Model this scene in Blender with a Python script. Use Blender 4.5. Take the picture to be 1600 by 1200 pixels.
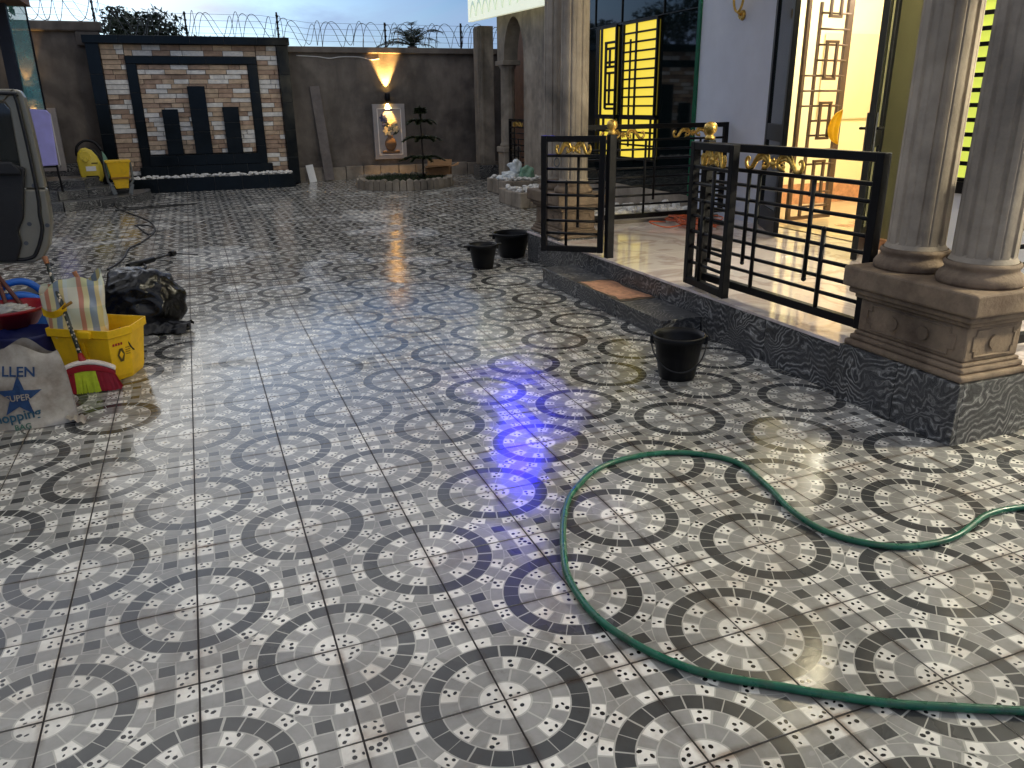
import bpy, math, random
from math import sin, cos, pi, radians, sqrt, atan2
from mathutils import Vector, Matrix, noise
random.seed(7)
R = random.random
def U(a, b): return a + (b - a) * R()
for o in list(bpy.data.objects): bpy.data.objects.remove(o)
scene = bpy.context.scene
COL = scene.collection

# ------------------------------------------------------------------ camera
TA = 0.4                                   # courtyard tile size in metres
CF, CYAW, CPITCH, CROLL = 1226.24, .3699, .3422, -.013
CAMP = Vector((-.5374, -5.1743, 3.9378)) * TA
_f = Vector((sin(CYAW) * cos(CPITCH), cos(CYAW) * cos(CPITCH), -sin(CPITCH)))
_r = Vector((cos(CYAW), -sin(CYAW), 0)); _u = _r.cross(_f)
RX = cos(CROLL) * _r + sin(CROLL) * _u
RY = -sin(CROLL) * _r + cos(CROLL) * _u
cam_data = bpy.data.cameras.new('camera'); cam = bpy.data.objects.new('camera', cam_data); COL.objects.link(cam)
cam.matrix_world = Matrix(((RX.x, RY.x, -_f.x, CAMP.x), (RX.y, RY.y, -_f.y, CAMP.y), (RX.z, RY.z, -_f.z, CAMP.z), (0, 0, 0, 1)))
cam_data.sensor_width = 36; cam_data.lens = 36 * CF / 1600; cam_data.clip_end = 2000; cam_data.clip_start = .05
scene.camera = cam
scene.view_settings.view_transform = 'Standard'; scene.view_settings.look = 'None'
scene.view_settings.exposure = 0.0; scene.view_settings.gamma = 1
def ray(x, y): return RX * ((x - 800) / CF) - RY * ((y - 600) / CF) + _f
def G(x, y, z=0.0):                        # photo measurement -> point at height z
    d = ray(x, y); return CAMP + d * ((z - CAMP.z) / d.z)
def AY(x, y, Y):
    d = ray(x, y); return CAMP + d * ((Y - CAMP.y) / d.y)
def AX(x, y, X):
    d = ray(x, y); return CAMP + d * ((X - CAMP.x) / d.x)
def PROJ(p):
    v = Vector(p) - CAMP; w = v.dot(_f)
    return (800 + CF * v.dot(RX) / w, 600 - CF * v.dot(RY) / w, w)

# ------------------------------------------------------------------ sky and sun
SUN_AZ, SUN_EL = radians(-6), radians(15)
world = bpy.data.worlds.new('World'); scene.world = world; world.use_nodes = True
nt = world.node_tree; nt.nodes.clear()
def N(t, typ, **kw):
    n = t.nodes.new(typ)
    for k, v in kw.items():
        if k.startswith('i_'):
            n.inputs[int(k[2:]) if k[2:].isdigit() else k[2:].replace('_', ' ')].default_value = v
        else: setattr(n, k, v)
    return n
out = N(nt, 'ShaderNodeOutputWorld'); bg = N(nt, 'ShaderNodeBackground'); bg.inputs[1].default_value = 1.0
sky = N(nt, 'ShaderNodeTexSky', sky_type='NISHITA', sun_disc=False, sun_elevation=SUN_EL, sun_rotation=SUN_AZ, dust_density=1.5, ozone_density=3.0)
SKY_STRENGTH = 0.060
sk = N(nt, 'ShaderNodeMixRGB', blend_type='MULTIPLY', i_0=1.0); sk.inputs[2].default_value = (SKY_STRENGTH * .42, SKY_STRENGTH * .70, SKY_STRENGTH * 1.25, 1)
nt.links.new(sky.outputs[0], sk.inputs[1])
tc = N(nt, 'ShaderNodeTexCoord')
mp = N(nt, 'ShaderNodeMapping'); mp.inputs['Scale'].default_value = (1.0, 1.0, 2.6); mp.inputs['Location'].default_value = (3.1, 0.4, 0.2)
nt.links.new(tc.outputs['Generated'], mp.inputs[0])
cn = N(nt, 'ShaderNodeTexNoise', i_Scale=3.2, i_Detail=9.0, i_Roughness=.58, i_Distortion=.5); nt.links.new(mp.outputs[0], cn.inputs['Vector'])
cr = N(nt, 'ShaderNodeValToRGB'); cr.color_ramp.elements[0].position = .40; cr.color_ramp.elements[1].position = .58
nt.links.new(cn.outputs[0], cr.inputs[0])
# clouds are brighter towards the sunken sun
dotn = N(nt, 'ShaderNodeVectorMath', operation='DOT_PRODUCT'); dotn.inputs[1].default_value = (sin(SUN_AZ) * cos(SUN_EL), cos(SUN_AZ) * cos(SUN_EL), sin(SUN_EL))
nt.links.new(tc.outputs['Generated'], dotn.inputs[0])
gl = N(nt, 'ShaderNodeMapRange', interpolation_type='SMOOTHSTEP', i_1=.962, i_2=.998, i_3=0.0, i_4=1.0); nt.links.new(dotn.outputs['Value'], gl.inputs[0])
# overcast: the cloud sheet grows brighter from the horizon to the zenith
spz = N(nt, 'ShaderNodeSeparateXYZ'); nt.links.new(tc.outputs['Generated'], spz.inputs[0])
zf = N(nt, 'ShaderNodeMapRange', i_1=0.0, i_2=.9, i_3=0.0, i_4=1.0); nt.links.new(spz.outputs[2], zf.inputs[0])
ov = N(nt, 'ShaderNodeMixRGB'); ov.inputs[1].default_value = (.27, .42, .74, 1); ov.inputs[2].default_value = (1.24, 1.21, 1.13, 1); nt.links.new(zf.outputs[0], ov.inputs[0])
cc = N(nt, 'ShaderNodeMixRGB'); cc.inputs[2].default_value = (1.35, 1.32, 1.2, 1); nt.links.new(ov.outputs[0], cc.inputs[1])
nt.links.new(gl.outputs[0], cc.inputs[0])
mx = N(nt, 'ShaderNodeMixRGB'); nt.links.new(cr.outputs[0], mx.inputs[0]); nt.links.new(sk.outputs[0], mx.inputs[1]); nt.links.new(cc.outputs[0], mx.inputs[2])
nt.links.new(mx.outputs[0], bg.inputs[0]); nt.links.new(bg.outputs[0], out.inputs[0])
sun_data = bpy.data.lights.new('sun', 'SUN'); sun_data.energy = .22; sun_data.angle = radians(40); sun_data.color = (1, .96, .92)
sun = bpy.data.objects.new('sun', sun_data); COL.objects.link(sun)
sd = Vector((sin(SUN_AZ) * cos(radians(30)), cos(SUN_AZ) * cos(radians(30)), sin(radians(30))))
sun.rotation_euler = sd.to_track_quat('Z', 'Y').to_euler()

# ------------------------------------------------------------------ materials
MATS = {}
def lin(c):                                # 0-255 sRGB -> linear
    return tuple(((v / 255) / 12.92 if v / 255 <= .04045 else ((v / 255 + .055) / 1.055) ** 2.4) for v in c)
def M(name, rgb, rough=.6, metal=0.0, var=.18, scale=6.0, bump=.0, bscale=60.0, spec=.5, coat=0.0, rvar=.0, rscale=3.0, dirt=None, dirt_amt=.0, dirt_scale=2.0, emit=None, estr=0.0, trans=0.0, alpha=1.0, objvar=.0, streak=0.0):
    m = bpy.data.materials.new(name); m.use_nodes = True; t = m.node_tree; b = t.nodes['Principled BSDF']
    L = t.links.new
    geo = N(t, 'ShaderNodeNewGeometry')
    n1 = N(t, 'ShaderNodeTexNoise', i_Scale=scale, i_Detail=6.0, i_Roughness=.6); L(geo.outputs['Position'], n1.inputs['Vector'])
    mr = N(t, 'ShaderNodeMapRange', i_1=.3, i_2=.7, i_3=1 - var, i_4=1 + var); L(n1.outputs[0], mr.inputs[0])
    mul = N(t, 'ShaderNodeVectorMath', operation='SCALE'); mul.inputs[0].default_value = rgb; L(mr.outputs[0], mul.inputs['Scale'])
    last = mul.outputs[0]
    if objvar:
        oi = N(t, 'ShaderNodeObjectInfo'); mr2 = N(t, 'ShaderNodeMapRange', i_3=1 - objvar, i_4=1 + objvar); L(oi.outputs['Random'], mr2.inputs[0])
        m2 = N(t, 'ShaderNodeVectorMath', operation='SCALE'); L(last, m2.inputs[0]); L(mr2.outputs[0], m2.inputs['Scale']); last = m2.outputs[0]
    if dirt:
        n2 = N(t, 'ShaderNodeTexNoise', i_Scale=dirt_scale, i_Detail=8.0, i_Roughness=.68); L(geo.outputs['Position'], n2.inputs['Vector'])
        r2 = N(t, 'ShaderNodeMapRange', i_1=.48, i_2=.72, i_3=0.0, i_4=dirt_amt); L(n2.outputs[0], r2.inputs[0])
        mxd = N(t, 'ShaderNodeMixRGB'); mxd.inputs[2].default_value = (*dirt, 1); L(r2.outputs[0], mxd.inputs[0]); L(last, mxd.inputs[1]); last = mxd.outputs[0]
    if streak:                             # rain streaks and trowel patches
        mpp = N(t, 'ShaderNodeMapping'); mpp.inputs['Scale'].default_value = (2.6, 2.6, .7); L(geo.outputs['Position'], mpp.inputs[0])
        ns = N(t, 'ShaderNodeTexNoise', i_Scale=1.0, i_Detail=7.0, i_Roughness=.62); L(mpp.outputs[0], ns.inputs['Vector'])
        rs_ = N(t, 'ShaderNodeMapRange', i_1=.42, i_2=.66, i_3=1.12, i_4=1 - streak); L(ns.outputs[0], rs_.inputs[0])
        npt = N(t, 'ShaderNodeTexNoise', i_Scale=.55, i_Detail=3.0, i_Distortion=1.5); L(geo.outputs['Position'], npt.inputs['Vector'])
        rp_ = N(t, 'ShaderNodeMapRange', i_1=.44, i_2=.52, i_3=.80, i_4=1.16); L(npt.outputs[0], rp_.inputs[0])
        mm_ = N(t, 'ShaderNodeMath', operation='MULTIPLY'); L(rs_.outputs[0], mm_.inputs[0]); L(rp_.outputs[0], mm_.inputs[1])
        ms_ = N(t, 'ShaderNodeVectorMath', operation='SCALE'); L(last, ms_.inputs[0]); L(mm_.outputs[0], ms_.inputs['Scale']); last = ms_.outputs[0]
    L(last, b.inputs['Base Color'])
    b.inputs['Roughness'].default_value = rough; b.inputs['Metallic'].default_value = metal
    b.inputs['Specular IOR Level'].default_value = spec; b.inputs['Coat Weight'].default_value = coat
    if rvar:
        n3 = N(t, 'ShaderNodeTexNoise', i_Scale=rscale, i_Detail=4.0); L(geo.outputs['Position'], n3.inputs['Vector'])
        r3 = N(t, 'ShaderNodeMapRange', i_1=.35, i_2=.65, i_3=max(.02, rough - rvar), i_4=rough + rvar); L(n3.outputs[0], r3.inputs[0]); L(r3.outputs[0], b.inputs['Roughness'])
    if bump:
        n4 = N(t, 'ShaderNodeTexNoise', i_Scale=bscale, i_Detail=5.0); L(geo.outputs['Position'], n4.inputs['Vector'])
        bp = N(t, 'ShaderNodeBump', i_Strength=bump, i_Distance=.01); L(n4.outputs[0], bp.inputs['Height']); L(bp.outputs[0], b.inputs['Normal'])
    if emit:
        b.inputs['Emission Color'].default_value = (*emit, 1); b.inputs['Emission Strength'].default_value = estr
    if trans: b.inputs['Transmission Weight'].default_value = trans; b.inputs['IOR'].default_value = 1.45
    if alpha < 1: b.inputs['Alpha'].default_value = alpha
    MATS[name] = m
    return m

# wet printed floor tiles
def floor_mat(name, rgb, dirt, amt, bscale):
    m = bpy.data.materials.new(name); m.use_nodes = True; t = m.node_tree; b = t.nodes['Principled BSDF']; L = t.links.new
    geo = N(t, 'ShaderNodeNewGeometry'); P_ = geo.outputs['Position']
    def noi(sc, det, rg=.6, dist=0.0): n = N(t, 'ShaderNodeTexNoise', i_Scale=sc, i_Detail=det, i_Roughness=rg, i_Distortion=dist); L(P_, n.inputs['Vector']); return n.outputs[0]
    def mrg(src, a, b_, c, d, sm=False):
        n = N(t, 'ShaderNodeMapRange', i_1=a, i_2=b_, i_3=c, i_4=d)
        if sm: n.interpolation_type = 'SMOOTHSTEP'
        L(src, n.inputs[0]); return n.outputs[0]
    def mul(a, b_): n = N(t, 'ShaderNodeMath', operation='MULTIPLY'); L(a, n.inputs[0]); L(b_, n.inputs[1]); return n.outputs[0]
    wet = mrg(noi(.75, 6.0, .62, .6), .37, .47, 0, 1, True)              # standing film of water, drying in patches
    dv_ = N(t, 'ShaderNodeVectorMath', operation='SCALE', i_Scale=1 / TA); L(P_, dv_.inputs[0])
    flr = N(t, 'ShaderNodeVectorMath', operation='FLOOR'); L(dv_.outputs[0], flr.inputs[0])
    sxy = N(t, 'ShaderNodeVectorMath', operation='MULTIPLY'); sxy.inputs[1].default_value = (1, 1, 0); L(flr.outputs[0], sxy.inputs[0])
    wn = N(t, 'ShaderNodeTexWhiteNoise', noise_dimensions='3D'); L(sxy.outputs[0], wn.inputs['Vector'])
    k = mul(mul(mrg(wn.outputs['Value'], 0, 1, .80, 1.14), mrg(noi(16, 5.0), .3, .7, .88, 1.12)), mrg(wet, 0, 1, 1.06, .86))
    sc = N(t, 'ShaderNodeVectorMath', operation='SCALE'); sc.inputs[0].default_value = rgb; L(k, sc.inputs['Scale'])
    d1 = N(t, 'ShaderNodeMixRGB'); d1.inputs[2].default_value = (*dirt, 1); L(mrg(noi(2.1, 9.0, .7, .4), .50, .72, 0, amt), d1.inputs[0]); L(sc.outputs[0], d1.inputs[1])
    d2 = N(t, 'ShaderNodeMixRGB'); d2.inputs[2].default_value = (dirt[0] * .45, dirt[1] * .42, dirt[2] * .4, 1); L(mrg(noi(13, 10.0, .78), .60, .72, 0, .55), d2.inputs[0]); L(d1.outputs[0], d2.inputs[1])
    frc = N(t, 'ShaderNodeVectorMath', operation='FRACTION'); L(dv_.outputs[0], frc.inputs[0])
    inv = N(t, 'ShaderNodeVectorMath', operation='SUBTRACT'); inv.inputs[0].default_value = (1, 1, 1); L(frc.outputs[0], inv.inputs[1])
    mn = N(t, 'ShaderNodeVectorMath', operation='MINIMUM'); L(frc.outputs[0], mn.inputs[0]); L(inv.outputs[0], mn.inputs[1])
    sx = N(t, 'ShaderNodeSeparateXYZ'); L(mn.outputs[0], sx.inputs[0])
    mm = N(t, 'ShaderNodeMath', operation='MINIMUM'); L(sx.outputs[0], mm.inputs[0]); L(sx.outputs[1], mm.inputs[1])
    edge = mul(mrg(mm.outputs[0], .006, .055, .85, 0, True), mrg(noi(4.5, 8.0, .7), .42, .66, 0, 1))   # grime creeping out of the joints
    d3 = N(t, 'ShaderNodeMixRGB'); d3.inputs[2].default_value = (dirt[0] * .6, dirt[1] * .52, dirt[2] * .45, 1); L(edge, d3.inputs[0]); L(d2.outputs[0], d3.inputs[1])
    L(d3.outputs[0], b.inputs['Base Color'])
    r = N(t, 'ShaderNodeMath', operation='ADD'); L(mrg(wet, 0, 1, .34, .11), r.inputs[0]); L(mrg(noi(5, 4.0), .3, .7, -.04, .07), r.inputs[1]); L(r.outputs[0], b.inputs['Roughness'])
    L(mrg(wet, 0, 1, .20, .42), b.inputs['Specular IOR Level'])
    bp = N(t, 'ShaderNodeBump', i_Strength=.05, i_Distance=.01); L(noi(bscale, 5.0), bp.inputs['Height']); L(bp.outputs[0], b.inputs['Normal'])
    MATS[name] = m
floor_mat('tile_light', lin((150, 149, 145)), (.12, .085, .055), .55, 40)
floor_mat('tile_dark', lin((72, 73, 73)), (.06, .042, .028), .40, 40)
floor_mat('tile_white', lin((236, 233, 224)), (.28, .19, .115), .55, 90)
floor_mat('tile_dot', (.010, .010, .011), (.02, .015, .01), .1, 40)
floor_mat('tile_line', lin((184, 182, 174)), (.12, .09, .06), .45, 40)
M('mortar', (.022, .015, .011), .7, var=.35, scale=5)
M('earth', (.10, .085, .065), .9, var=.3, scale=.6, bump=.3, bscale=12)
M('cement', lin((150, 139, 124)), .85, var=.16, scale=5, bump=.25, bscale=45, dirt=lin((86, 80, 74)), dirt_amt=.8, dirt_scale=1.4, streak=.22)
M('cement_dark', lin((108, 100, 92)), .88, var=.2, scale=3, bump=.3, bscale=30, dirt=lin((64, 60, 60)), dirt_amt=.85, dirt_scale=.8, streak=.26)
M('pedestal', lin((124, 107, 88)), .8, streak=.2, var=.16, scale=9, bump=.35, bscale=60, dirt=lin((74, 58, 46)), dirt_amt=.9, dirt_scale=3.4)
M('black_tile', (.006, .009, .011), .16, var=.3, scale=2, rvar=.05, spec=.22)
M('black_joint', (.10, .10, .10), .7)
M('stone_white', lin((236, 231, 222)), .8, var=.18, scale=12, bump=.5, bscale=40)
M('stone_tan', lin((206, 180, 152)), .85, var=.22, scale=9, bump=.6, bscale=35, objvar=.12)
M('stone_brown', lin((178, 150, 128)), .85, var=.25, scale=9, bump=.6, bscale=35, objvar=.14)
M('pebble', lin((225, 222, 216)), .6, var=.15, scale=30)
M('black_metal', (.006, .006, .007), .42, var=.3, scale=10, spec=.22, rvar=.1)
M('gold', (.62, .40, .10), .34, metal=.85, var=.25, scale=25, rvar=.1, bump=.25, bscale=80)
M('house_grey', lin((208, 214, 228)), .7, var=.05, scale=3, bump=.12, bscale=120)
M('house_lit_olive', lin((138, 136, 100)), .7, var=.06, scale=3, bump=.12, bscale=120)  # yellow light on the grey wall, put into an olive base colour
M('dark_glass', (.004, .008, .009), .03, var=.2, spec=.75)
M('green_edge', lin((20, 92, 66)), .25)
M('door_metal', (.010, .011, .012), .4, var=.2, spec=.22)
M('door_glass', (.02, .028, .028), .06, spec=.3)
M('grille_brown', lin((108, 88, 78)), .5, metal=.3, var=.15)
M('room_yellow', lin((250, 240, 194)), .7, var=.05, scale=1.5)
M('room_cream', lin((242, 214, 172)), .6, var=.06, scale=1.5)
M('room_floor', lin((226, 205, 168)), .12, var=.08, scale=2, rvar=.05)
M('room_orange', lin((200, 148, 112)), .4, var=.3, scale=14)
M('lit_yellow', (.3, .24, .05), .5, emit=lin((250, 222, 74)), estr=.95, var=.05)
M('lit_green', (.25, .3, .05), .5, emit=lin((226, 236, 96)), estr=.88, var=.05)
M('fascia_added_glow', lin((236, 236, 214)), .3, emit=lin((240, 244, 214)), estr=.62, var=.08, scale=4)  # emission added to brighten the panel, no lamp behind it
M('leaf_added_glow', lin((190, 205, 185)), .3, emit=lin((186, 205, 182)), estr=.55, var=.08)  # leaf motif gets the same added glow
M('lamp_warm', (1, .7, .3), .5, emit=(1, .62, .16), estr=60)
M('lamp_white', (1, 1, 1), .5, emit=(1, .86, .55), estr=7)
M('lamp_blue', (.1, .1, 1), .5, emit=(.04, .004, 1), estr=40)
M('lavender', lin((178, 174, 240)), .8, var=.08, scale=8, bump=.25, bscale=50)
M('washer_yellow', lin((222, 196, 62)), .4, var=.08, scale=10)
M('bright_yellow', lin((245, 196, 20)), .45, var=.07, scale=10, dirt=lin((150, 105, 20)), dirt_amt=.35, dirt_scale=9)
M('yellow_dark', lin((150, 108, 14)), .5)
M('black_plastic', (.006, .006, .007), .45, var=.25, scale=10, spec=.25)
M('bag_black', (.004, .004, .005), .27, var=.2, spec=.38)
M('grey_plastic', lin((92, 96, 96)), .5)
M('hose_green', lin((18, 92, 68)), .34, var=.25, scale=22, spec=.5, rvar=.12, rscale=20, dirt=lin((70, 74, 60)), dirt_amt=.6, dirt_scale=14)
M('rubber_black', (.008, .008, .009), .5)
M('white_paint', lin((232, 230, 226)), .5, var=.06)
M('plaster_white', lin((170, 163, 160)), .75, var=.08)
M('mat_brown', lin((186, 140, 112)), .95, var=.25, scale=25, bump=.6, bscale=240, dirt=lin((120, 84, 66)), dirt_amt=.6, dirt_scale=8)
M('mat_edge', lin((96, 84, 70)), .95, var=.3, scale=25)
M('cord_orange', lin((190, 88, 44)), .5, var=.15)
M('wire_steel', lin((86, 88, 92)), .5, metal=.4)
M('soil', (.035, .028, .02), .95, var=.4, scale=18, bump=.6, bscale=60)
M('cardboard', lin((168, 128, 88)), .85, var=.12, scale=12)
M('plank_grey', lin((116, 108, 104)), .85, var=.25, scale=6, bump=.3, bscale=30)
M('car_silver', lin((138, 132, 116)), .35, metal=.45, var=.06)
M('car_glass', (.02, .03, .03), .03, spec=.6, alpha=.55)
M('tint_glass', lin((120, 190, 190)), .03, spec=.4, alpha=.45)
M('car_trim', (.010, .010, .011), .6, var=.25, bump=.2, bscale=150)
M('house_left', lin((120, 92, 76)), .8, var=.15)
M('pillar_dark', lin((30, 36, 52)), .5)
M('bark', (.05, .038, .028), .9, var=.3, scale=12, bump=.5, bscale=30)
M('leaf_a', (.020, .036, .016), .55, var=.4, scale=1.5, objvar=.2)
M('leaf_b', (.045, .065, .022), .5, var=.35, scale=2)
M('grass', (.035, .055, .018), .8, var=.4, scale=9)
M('red_plastic', lin((150, 18, 26)), .4, var=.1)
M('navy_plastic', lin((22, 30, 84)), .45, var=.12)
M('blue_plastic', lin((28, 98, 190)), .38, var=.1)
M('cloth_grey', lin((172, 170, 164)), .95, var=.3, scale=30)
M('broom_red', lin((158, 14, 34)), .5, var=.12, scale=40)
M('broom_lime', lin((196, 212, 40)), .5, var=.12, scale=40)
M('broom_white', lin((238, 226, 214)), .5)
M('wood', lin((150, 98, 62)), .6, var=.2, scale=20)
M('wood_red', lin((92, 50, 40)), .6, var=.2, scale=20)
M('print_blue', lin((22, 56, 96)), .7, var=.3, scale=30)
M('print_teal', lin((30, 78, 98)), .7, var=.3, scale=30)
M('print_green', lin((52, 98, 82)), .7, var=.3, scale=30)
M('pvc_white', lin((214, 220, 222)), .35, var=.08)
M('bag_green', lin((120, 158, 134)), .4, var=.2)
M('ink', lin((90, 70, 20)), .6)
M('flower_cream', lin((226, 206, 160)), .7, var=.1)
M('flower_blue', lin((80, 84, 118)), .7, var=.15)
M('vase_brown', lin((120, 92, 66)), .6, var=.15)
M('mural_leaf', lin((58, 66, 48)), .7, var=.2)
M('water_red', lin((150, 40, 30)), .3)

def special(name, builder):
    m = bpy.data.materials.new(name); m.use_nodes = True; t = m.node_tree
    builder(t, t.nodes['Principled BSDF'], t.links.new); MATS[name] = m
def b_marble(t, b, L):                     # dark marble with folded pale bands
    geo = N(t, 'ShaderNodeNewGeometry'); oi = N(t, 'ShaderNodeObjectInfo')
    cv = N(t, 'ShaderNodeCombineXYZ'); sc = N(t, 'ShaderNodeMath', operation='MULTIPLY', i_1=23.0); L(oi.outputs['Random'], sc.inputs[0])
    L(sc.outputs[0], cv.inputs[0]); L(sc.outputs[0], cv.inputs[2])
    ad = N(t, 'ShaderNodeVectorMath', operation='ADD'); L(geo.outputs['Position'], ad.inputs[0]); L(cv.outputs[0], ad.inputs[1])
    ang = N(t, 'ShaderNodeMapRange', i_3=-.9, i_4=.9); L(oi.outputs['Random'], ang.inputs[0])
    ro = N(t, 'ShaderNodeVectorRotate', rotation_type='AXIS_ANGLE'); ro.inputs['Axis'].default_value = (.85, .5, .1); L(ad.outputs[0], ro.inputs['Vector']); L(ang.outputs[0], ro.inputs['Angle'])
    nz = N(t, 'ShaderNodeTexNoise', i_Scale=3.6, i_Detail=3.0, i_Roughness=.5, i_Distortion=.5); L(ad.outputs[0], nz.inputs['Vector'])
    sub = N(t, 'ShaderNodeVectorMath', operation='SCALE', i_Scale=.52); L(nz.outputs['Color'], sub.inputs[0])
    ad2 = N(t, 'ShaderNodeVectorMath', operation='ADD'); L(ro.outputs[0], ad2.inputs[0]); L(sub.outputs[0], ad2.inputs[1])
    w = N(t, 'ShaderNodeTexWave', bands_direction='Z', i_Scale=8.0, i_Distortion=1.3, i_Detail=3.0, i_Detail_Scale=2.0, i_Detail_Roughness=.6); L(ad2.outputs[0], w.inputs['Vector'])
    rp = N(t, 'ShaderNodeValToRGB'); e = rp.color_ramp.elements
    e[0].position = .08; e[0].color = (.030, .031, .033, 1); e[1].position = .97; e[1].color = (.33, .325, .31, 1)
    x = e.new(.48); x.color = (.075, .075, .077, 1); x = e.new(.78); x.color = (.16, .158, .15, 1)
    L(w.outputs[0], rp.inputs[0])
    n2 = N(t, 'ShaderNodeTexNoise', i_Scale=55.0, i_Detail=8.0, i_Roughness=.8); L(ad2.outputs[0], n2.inputs['Vector'])
    mr = N(t, 'ShaderNodeMapRange', i_1=.3, i_2=.7, i_3=.22, i_4=1.8); L(n2.outputs[0], mr.inputs[0])
    n3 = N(t, 'ShaderNodeTexNoise', i_Scale=3.2, i_Detail=4.0, i_Roughness=.6, i_Distortion=1.0); L(ad.outputs[0], n3.inputs['Vector'])
    m3 = N(t, 'ShaderNodeMapRange', i_1=.36, i_2=.62, i_3=.15, i_4=1.0); L(n3.outputs[0], m3.inputs[0])
    w2 = N(t, 'ShaderNodeTexWave', bands_direction='Z', i_Scale=34.0, i_Distortion=1.6, i_Detail=3.0, i_Detail_Scale=1.5); L(ad2.outputs[0], w2.inputs['Vector'])
    m4 = N(t, 'ShaderNodeMapRange', i_1=.0, i_2=1.0, i_3=.66, i_4=1.3); L(w2.outputs[0], m4.inputs[0])
    mA = N(t, 'ShaderNodeMath', operation='MULTIPLY'); L(mr.outputs[0], mA.inputs[0]); L(m4.outputs[0], mA.inputs[1])
    mx3 = N(t, 'ShaderNodeMixRGB'); mx3.inputs[1].default_value = (.065, .065, .066, 1); L(m3.outputs[0], mx3.inputs[0]); L(rp.outputs[0], mx3.inputs[2])
    mu = N(t, 'ShaderNodeVectorMath', operation='SCALE'); L(mx3.outputs[0], mu.inputs[0]); L(mA.outputs[0], mu.inputs['Scale']); L(mu.outputs[0], b.inputs['Base Color'])
    b.inputs['Roughness'].default_value = .28
special('marble', b_marble)
def b_white_marble(t, b, L):
    geo = N(t, 'ShaderNodeNewGeometry')
    nz = N(t, 'ShaderNodeTexNoise', i_Scale=1.6, i_Detail=6.0, i_Distortion=1.4); L(geo.outputs['Position'], nz.inputs['Vector'])
    rp = N(t, 'ShaderNodeValToRGB'); e = rp.color_ramp.elements
    e[0].position = .42; e[0].color = (*lin((226, 214, 210)), 1); e[1].position = .56; e[1].color = (*lin((224, 214, 208)), 1)
    x = e.new(.49); x.color = (*lin((196, 180, 174)), 1)
    L(nz.outputs[0], rp.inputs[0]); L(rp.outputs[0], b.inputs['Base Color']); b.inputs['Roughness'].default_value = .09
special('white_marble', b_white_marble)
def b_plaid(t, b, L):
    tc = N(t, 'ShaderNodeTexCoord')
    sp = N(t, 'ShaderNodeSeparateXYZ'); L(tc.outputs['Object'], sp.inputs[0])
    def stripes(sock, k, ph):
        a = N(t, 'ShaderNodeMath', operation='MULTIPLY_ADD', i_1=k, i_2=ph); L(sock, a.inputs[0])
        f = N(t, 'ShaderNodeMath', operation='FRACT'); L(a.outputs[0], f.inputs[0]); return f
    r1 = N(t, 'ShaderNodeValToRGB'); r1.color_ramp.interpolation = 'CONSTANT'; e = r1.color_ramp.elements
    e[0].position = 0; e[0].color = (*lin((224, 218, 190)), 1); e[1].position = .28; e[1].color = (*lin((206, 140, 112)), 1)
    for p, c in ((.42, (226, 214, 160)), (.58, (138, 148, 160)), (.76, (222, 200, 140)), (.88, (222, 220, 206))):
        x = e.new(p); x.color = (*lin(c), 1)
    L(stripes(sp.outputs[0], 5.2, .1).outputs[0], r1.inputs[0])
    r2 = N(t, 'ShaderNodeValToRGB'); r2.color_ramp.interpolation = 'CONSTANT'; e = r2.color_ramp.elements
    e[0].position = 0; e[0].color = (1, 1, 1, 1); e[1].position = .5; e[1].color = (.8, .88, .86, 1)
    L(stripes(sp.outputs[2], 4.0, .3).outputs[0], r2.inputs[0])
    mu = N(t, 'ShaderNodeMixRGB', blend_type='MULTIPLY', i_0=1.0); L(r1.outputs[0], mu.inputs[1]); L(r2.outputs[0], mu.inputs[2]); L(mu.outputs[0], b.inputs['Base Color'])
    b.inputs['Roughness'].default_value = .35
special('plaid', b_plaid)
def b_handle(t, b, L):                     # dark handle film printed with pale blossoms
    tc = N(t, 'ShaderNodeTexCoord'); v = N(t, 'ShaderNodeTexVoronoi', i_Scale=42.0); L(tc.outputs['Object'], v.inputs['Vector'])
    rp = N(t, 'ShaderNodeValToRGB'); e = rp.color_ramp.elements
    e[0].position = .30; e[0].color = (*lin((212, 196, 170)), 1); e[1].position = .36; e[1].color = (.02, .026, .018, 1)
    L(v.outputs['Distance'], rp.inputs[0]); L(rp.outputs[0], b.inputs['Base Color']); b.inputs['Roughness'].default_value = .35
special('printed_handle', b_handle)
def b_sack(t, b, L):
    tc = N(t, 'ShaderNodeTexCoord'); n = N(t, 'ShaderNodeTexNoise', i_Scale=7.0, i_Detail=8.0, i_Roughness=.65); L(tc.outputs['Object'], n.inputs['Vector'])
    rp = N(t, 'ShaderNodeValToRGB'); e = rp.color_ramp.elements
    e[0].position = .3; e[0].color = (*lin((118, 104, 88)), 1); e[1].position = .7; e[1].color = (*lin((188, 180, 166)), 1)
    L(n.outputs[0], rp.inputs[0]); L(rp.outputs[0], b.inputs['Base Color'])
    w = N(t, 'ShaderNodeTexChecker', i_Scale=160.0); L(tc.outputs['Object'], w.inputs['Vector'])
    bp = N(t, 'ShaderNodeBump', i_Strength=.15, i_Distance=.002); L(w.outputs[1], bp.inputs['Height']); L(bp.outputs[0], b.inputs['Normal'])
    b.inputs['Roughness'].default_value = .5
special('sack', b_sack)

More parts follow.
